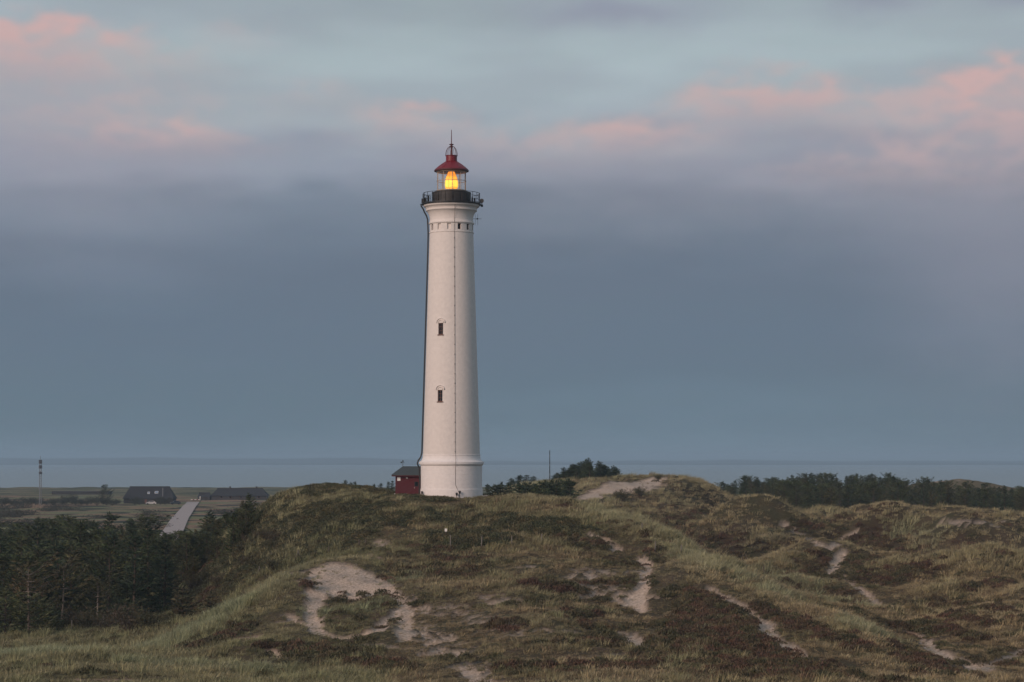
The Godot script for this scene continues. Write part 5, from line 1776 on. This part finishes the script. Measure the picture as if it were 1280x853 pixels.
func trees() -> void:
	var r := RandomNumberGenerator.new()
	r.seed = 9
	var green := Color(0.038, 0.054, 0.021)
	var blue := Color(0.028, 0.045, 0.023)
	var olive := Color(0.052, 0.054, 0.022)
	var kinds := [conifer(301, 7.6, 2.4, 0.04, 0.0, green), conifer(302, 8.6, 2.7, 0.06, 0.0, blue), conifer(303, 6.4, 2.6, 0.05, 0.0, olive, false, 0.25), conifer(304, 7.0, 3.0, 0.08, 1.0, green, false, 0.15), conifer(305, 8.0, 2.2, 0.05, 0.0, blue)]
	# the grove on the left
	var spots := []
	var tries := 0
	while spots.size() < 175 and tries < 6000:
		tries += 1
		var d := sqrt(lerpf(221.0 * 221.0, 345.0 * 345.0, r.randf()))
		var px := r.randf_range(-70.0, 330.0)
		var edge := lerpf(221.0, 232.0, clampf(px / 200.0, 0, 1)) + (maxf(0.0, px - 200.0)) * 0.3
		if d < edge: continue
		if px > 200.0 and land(px, d) > 10.6: continue
		var x := (px - CX) / F * d
		var ok := true
		for q in spots:
			if Vector2(q.x - x, q.y - d).length() < 3.5: ok = false; break
		if ok: spots.append(Vector2(x, d))
	for q in spots:
		var p := Vector3(q.x, land_xz(q.x, -q.y) - 0.05, -q.y)
		# crowns reach rows 640 to 660 where the wind levels them
		var limit: float = EYE - (r.randf_range(636.0, 660.0) - HY) * q.y / F - p.y
		var row: float = q.x / q.y * F + CX
		if row > 185.0 and row < 262.0: limit = EYE - (r.randf_range(664.0, 676.0) - HY) * q.y / F - p.y
		var k: int = [0, 1, 2, 3, 3, 4, 3][r.randi() % 7]
		var tall: float = [7.6, 8.6, 6.4, 7.0, 8.0][k]
		var s := clampf(minf(r.randf_range(0.8, 1.25), limit / tall), 0.35, 1.3)
		plant("conifer_tree", kinds[k], p, r.randf() * TAU, Vector3(maxf(s, 0.75), s, maxf(s, 0.75)), LOOKS[k] + " in the dense grove below the grassy dune", "tree", "conifers of the grove")
	for k in 12:
		var px := r.randf_range(236.0, 312.0)
		var p := hit(px, lerpf(722.0, 668.0, (px - 236.0) / 76.0) + r.randf_range(-6, 10), 222.0, 275.0)
		if -p.z > 272.0: continue
		plant("slope_conifer", kinds[[0, 3, 2][k % 3]], p - Vector3(0, 0.1, 0), r.randf() * TAU, Vector3.ONE * r.randf_range(0.35, 0.6), "small dark conifer climbing the left slope of the lighthouse dune", "tree", "small conifers on the left slope")
	for k in 16:
		var px := lerpf(262.0, 336.0, k / 15.0) + r.randf_range(-4, 4)
		var d := r.randf_range(268.0, 305.0)
		var x := (px - CX) / F * d
		var y := land_xz(x, -d)
		var limit: float = EYE - (lerpf(650.0, 622.0, k / 15.0) + r.randf_range(-2, 8) - HY) * d / F - y
		var kk := r.randi() % kinds.size()
		var s := clampf(limit / [7.6, 8.6, 6.4, 7.0, 8.0][kk], 0.3, 1.4)
		plant("conifer_tree", kinds[kk], Vector3(x, y - 0.05, -d), r.randf() * TAU, Vector3(maxf(s, 0.7), s, maxf(s, 0.7)), LOOKS[kk] + " in the dense grove below the grassy dune", "tree", "conifers of the grove")
	# open-crowned pines with bare pale trunks at the front of the grove
	var bare := conifer(331, 6.4, 2.5, 0.5, 1.0, Color(0.06, 0.056, 0.026), true, 0.3)
	var bare2 := conifer(332, 6.0, 2.4, 0.52, 1.0, Color(0.052, 0.056, 0.024), true, 0.15)
	for q in [[36.0, 215.5, bare, 1.12, "pine with tall bare pale trunk and reddish sparse crown"], [77.0, 216.5, bare2, 1.1, "pine with straight bare trunk and wide forked crown in the grove"], [121.0, 217.0, bare2, 0.85, "slim bare-trunked pine with rusty top at the grove edge"]]:
		var x: float = (q[0] - CX) / F * q[1]
		plant("bare_trunk_pine", q[2], Vector3(x, land_xz(x, -q[1]) - 0.1, -q[1]), r.randf() * TAU, Vector3.ONE * (q[3] as float), q[4], "tree", "")
	# low spreading conifers before the grove
	var low := conifer(341, 3.4, 2.5, 0.03, 1.0, Color(0.055, 0.068, 0.028), false, 0.1)
	for q in [[12.0, 211.0, 1.0], [52.0, 212.0, 0.75], [-20.0, 210.0, 1.05], [6.0, 204.0, 1.15], [36.0, 203.0, 1.0], [-30.0, 203.0, 1.2], [62.0, 206.0, 0.8], [104.0, 218.0, 0.8], [150.0, 219.0, 0.85]]:
		var x: float = (q[0] - CX) / F * q[1]
		plant("low_pine", low, Vector3(x, land_xz(x, -q[1]) - 0.1, -q[1]), r.randf() * TAU, Vector3.ONE * (q[2] as float), "low spreading green pine at the foot of the grove", "tree", "low pines before the grove")
	# bushes
	var brown_bush := bush(351, 3.0, 1.7, Color(0.07, 0.052, 0.038), Color(0.065, 0.06, 0.034))
	var green_bush := bush(352, 2.6, 1.6, Color(0.048, 0.055, 0.026), Color(0.075, 0.066, 0.035))
	var dwarf := conifer(353, 3.2, 1.9, 0.04, 0.0, Color(0.045, 0.05, 0.023), false, 0.3)
	for q in [[228.0, 205.0, 1.3, "dark dwarf pine at the edge of the grey-green grass"], [262.0, 212.0, 0.9, "small dark dwarf pine behind the grassy ridge"]]:
		var x: float = (q[0] - CX) / F * q[1]
		plant("dwarf_pine", dwarf, Vector3(x, land_xz(x, -q[1]) - 0.1, -q[1]), r.randf() * TAU, Vector3.ONE * (q[2] as float), q[3], "tree", "")
	for q in [[163.0, 190.0, 1.45, 0, "leafless brown bush in the grass before the grove"], [186.0, 188.0, 1.2, 1, "low dark green bush beside the leafless brown bush"]]:
		var x: float = (q[0] - CX) / F * q[1]
		plant("dune_bush", [brown_bush, green_bush][q[3]], Vector3(x, land_xz(x, -q[1]) - 0.1, -q[1]), r.randf() * TAU, Vector3.ONE * (q[2] as float), q[4], "bush", "")
	for k in 9:
		var px := lerpf(78.0, 214.0, k / 8.0) + r.randf_range(-5, 5)
		var d := r.randf_range(207.0, 219.0)
		var x := (px - CX) / F * d
		plant("edge_bush", [green_bush, brown_bush][k % 2], Vector3(x, land_xz(x, -d) - 0.1, -d), r.randf() * TAU, Vector3.ONE * r.randf_range(0.7, 1.25), "low bush in the grass along the front edge of the grove", "bush", "bushes along the grove edge")
	for k in 44:
		var px := r.randf_range(215.0, 345.0)
		var py := r.randf_range(655.0, 745.0)
		var p := hit(px, py, 214.0, 270.0)
		if -p.z > 268.0: continue
		plant("slope_bush", [brown_bush, green_bush][r.randi() % 2], p - Vector3(0, 0.1, 0), r.randf() * TAU, Vector3.ONE * r.randf_range(0.45, 0.9), "dark bush on the left slope of the lighthouse dune", "bush", "bushes on the left slope")
	# the wood behind the dunes on the right
	spots = []
	tries = 0
	while spots.size() < 230 and tries < 8000:
		tries += 1
		var d := r.randf_range(432.0, 640.0)
		var px := r.randf_range(895.0, 1330.0)
		if d < lerpf(470.0, 432.0, clampf((px - 895.0) / 120.0, 0, 1)) : continue
		if px < 930.0 and d > 560.0: continue
		if px > 1125.0 and d > 560.0: continue
		var x := (px - CX) / F * d
		var ok := true
		for q in spots:
			if Vector2(q.x - x, (q.y - d) * 0.55).length() < 3.1: ok = false; break
		if ok: spots.append(Vector2(x, d))
	for q in spots:
		var p := Vector3(q.x, land_xz(q.x, -q.y) - 0.1, -q.y)
		var px: float = q.x / q.y * F + CX
		var crest := lerpf(600.0, 594.0, clampf((px - 895.0) / 60.0, 0, 1))
		if px > 1120.0: crest = lerpf(596.0, 612.0, clampf((px - 1120.0) / 160.0, 0, 1))
		var limit: float = EYE - (crest + r.randf_range(-3.0, 10.0) - HY) * q.y / F - p.y
		var k: int = [3, 1, 4, 2, 0, 3][r.randi() % 6]
		var tall: float = [7.6, 8.6, 6.4, 7.0, 8.0][k]
		var s := clampf(minf(r.randf_range(0.7, 1.0), limit / tall), 0.3, 1.2)
		plant("wood_conifer", kinds[k], p, r.randf() * TAU, Vector3(maxf(s, 0.8), s, maxf(s, 0.8)), LOOKS[k] + " in the far wood behind the heathy dunes", "tree", "conifers of the far wood")
	# trees on the far dune right of the tower
	for k in 64:
		var px := r.randf_range(625.0, 772.0) if k < 30 else r.randf_range(695.0, 772.0)
		var d := r.randf_range(432.0, 470.0)
		var x := (px - CX) / F * d
		var y := land_xz(x, -d)
		var crest := 604.0
		if px < 690.0: crest = lerpf(600.0, 590.0, (px - 625.0) / 65.0)
		elif px < 735.0: crest = lerpf(592.0, 577.0, (px - 690.0) / 45.0)
		else: crest = lerpf(577.0, 587.0, (px - 735.0) / 37.0)
		var limit: float = EYE - (crest + r.randf_range(-1.5, 6.0) - HY) * d / F - y
		var s := clampf(limit / 7.6, 0.25, 1.1)
		plant("dune_conifer", kinds[[0, 1, 4][k % 3]], Vector3(x, y - 0.1, -d), r.randf() * TAU, Vector3(maxf(s, 0.85), s, maxf(s, 0.85)), LOOKS[[0, 1, 4][k % 3]] + " on the hill behind the open sand patch", "tree", "conifers on the sandy hill")
	# small trees on the skyline beside the tower and shed
	for q in [[609.0, 268.0, 604.0], [618.0, 300.0, 605.0], [627.0, 300.0, 602.0], [636.0, 305.0, 604.0], [648.0, 310.0, 602.0]]:
		sky_tree(kinds, q, r, "small dark conifer peeping over the dune right of the lighthouse", "skyline conifers right of the tower")
	for k in 15:
		sky_tree(kinds, [656.0 + 4.0 * k + r.randf_range(-2, 2), r.randf_range(300.0, 330.0), 604.0 - 0.5 * k + r.randf_range(-2, 3)], r, "small dark conifer peeping over the dune right of the lighthouse", "skyline conifers right of the tower")
	for q in [[432.0, 262.0, 599.0], [438.0, 264.0, 602.0], [444.0, 262.0, 601.0], [468.0, 262.0, 604.0], [476.0, 262.0, 603.0], [485.0, 258.0, 601.0], [490.0, 257.0, 603.0]]:
		sky_tree(kinds, q, r, "small dark conifer peeping over the dune left of the shed", "skyline conifers left of the shed")
	var p0 := hit(823.0, 602.0, 330.0, 430.0)
	plant("round_bush", green_bush, p0, 0.3, Vector3.ONE * 0.7, "small dark round bush at the top of the open sand patch", "bush", "")
	for q in [[778.0, 628.0, 1.3, "broad dark bush at the foot of the far sand patch"], [800.0, 621.0, 1.0, "round dark bush beside the far sand patch"]]:
		var p := hit(q[0], q[1], 300.0, 420.0)
		plant("sand_bush", green_bush, p, 0.8, Vector3(1, 0.9, 1) * (q[2] as float), q[3], "bush", "")
	# the plain: a lone fir, hedge bushes, dark mats
	var x := (129.6 - CX) / F * 920.0
	plant("lone_fir", kinds[3], Vector3(x, land_xz(x, -920.0), -920.0), 0.0, Vector3.ONE * 1.1, "lone dark fir left of the thatched farmhouse", "tree", "")
	var hedge := bush(361, 5.5, 2.6, Color(0.03, 0.038, 0.02), Color(0.04, 0.04, 0.024), 0.3)
	for k in 26:
		var px := lerpf(-12.0, 146.0, k / 25.0) + r.randf_range(-2, 2)
		var d := 900.0 + r.randf_range(-14, 14)
		x = (px - CX) / F * d
		plant("hedge_bush", hedge, Vector3(x, land_xz(x, -d), -d), r.randf() * TAU, Vector3(1, r.randf_range(0.7, 1.2), 1) * r.randf_range(0.8, 1.2), "dark hedge bush in the row left of the farmhouse", "bush", "hedge left of the farmhouse")
	for q in [[168.0, 915.0, 1.1], [174.0, 912.0, 0.9], [200.0, 914.0, 1.0], [206.0, 912.0, 1.1]]:
		x = (q[0] - CX) / F * q[1]
		plant("garden_bush", hedge, Vector3(x, land_xz(x, -q[1]), -q[1]), r.randf() * TAU, Vector3.ONE * (q[2] as float), "dark rounded bush growing against the thatched farmhouse", "bush", "bushes before the farmhouse")
	var mat_bush := bush(362, 9.0, 1.3, Color(0.035, 0.038, 0.026), Color(0.045, 0.042, 0.028), 0.35)
	for k in 46:
		var d := r.randf_range(470.0, 860.0)
		var px := r.randf_range(-60.0, 330.0)
		if px > 190.0 and px < 262.0: continue
		x = (px - CX) / F * d
		plant("heath_mound", mat_bush, Vector3(x, land_xz(x, -d), -d), r.randf() * TAU, Vector3(r.randf_range(0.8, 2.2), r.randf_range(0.6, 1.0), r.randf_range(0.8, 1.6)), "low dark mound of scrub on the plain behind the grove", "bush", "scrub mounds on the plain")

func sky_tree(kinds: Array, q: Array, r: RandomNumberGenerator, label: String, group: String) -> void:
	var d: float = q[1]
	var x: float = (q[0] - CX) / F * d
	var y := land_xz(x, -d)
	var top: float = EYE - (q[2] - HY) * d / F
	var k: int = [0, 1, 4][r.randi() % 3]
	var s: float = maxf(0.2, (top - y) / [7.6, 8.6, 6.4, 7.0, 8.0][k])
	plant("skyline_conifer", kinds[k], Vector3(x, y - 0.1, -d), r.randf() * TAU, Vector3(s * 1.2, s, s * 1.2), label, "tree", group)
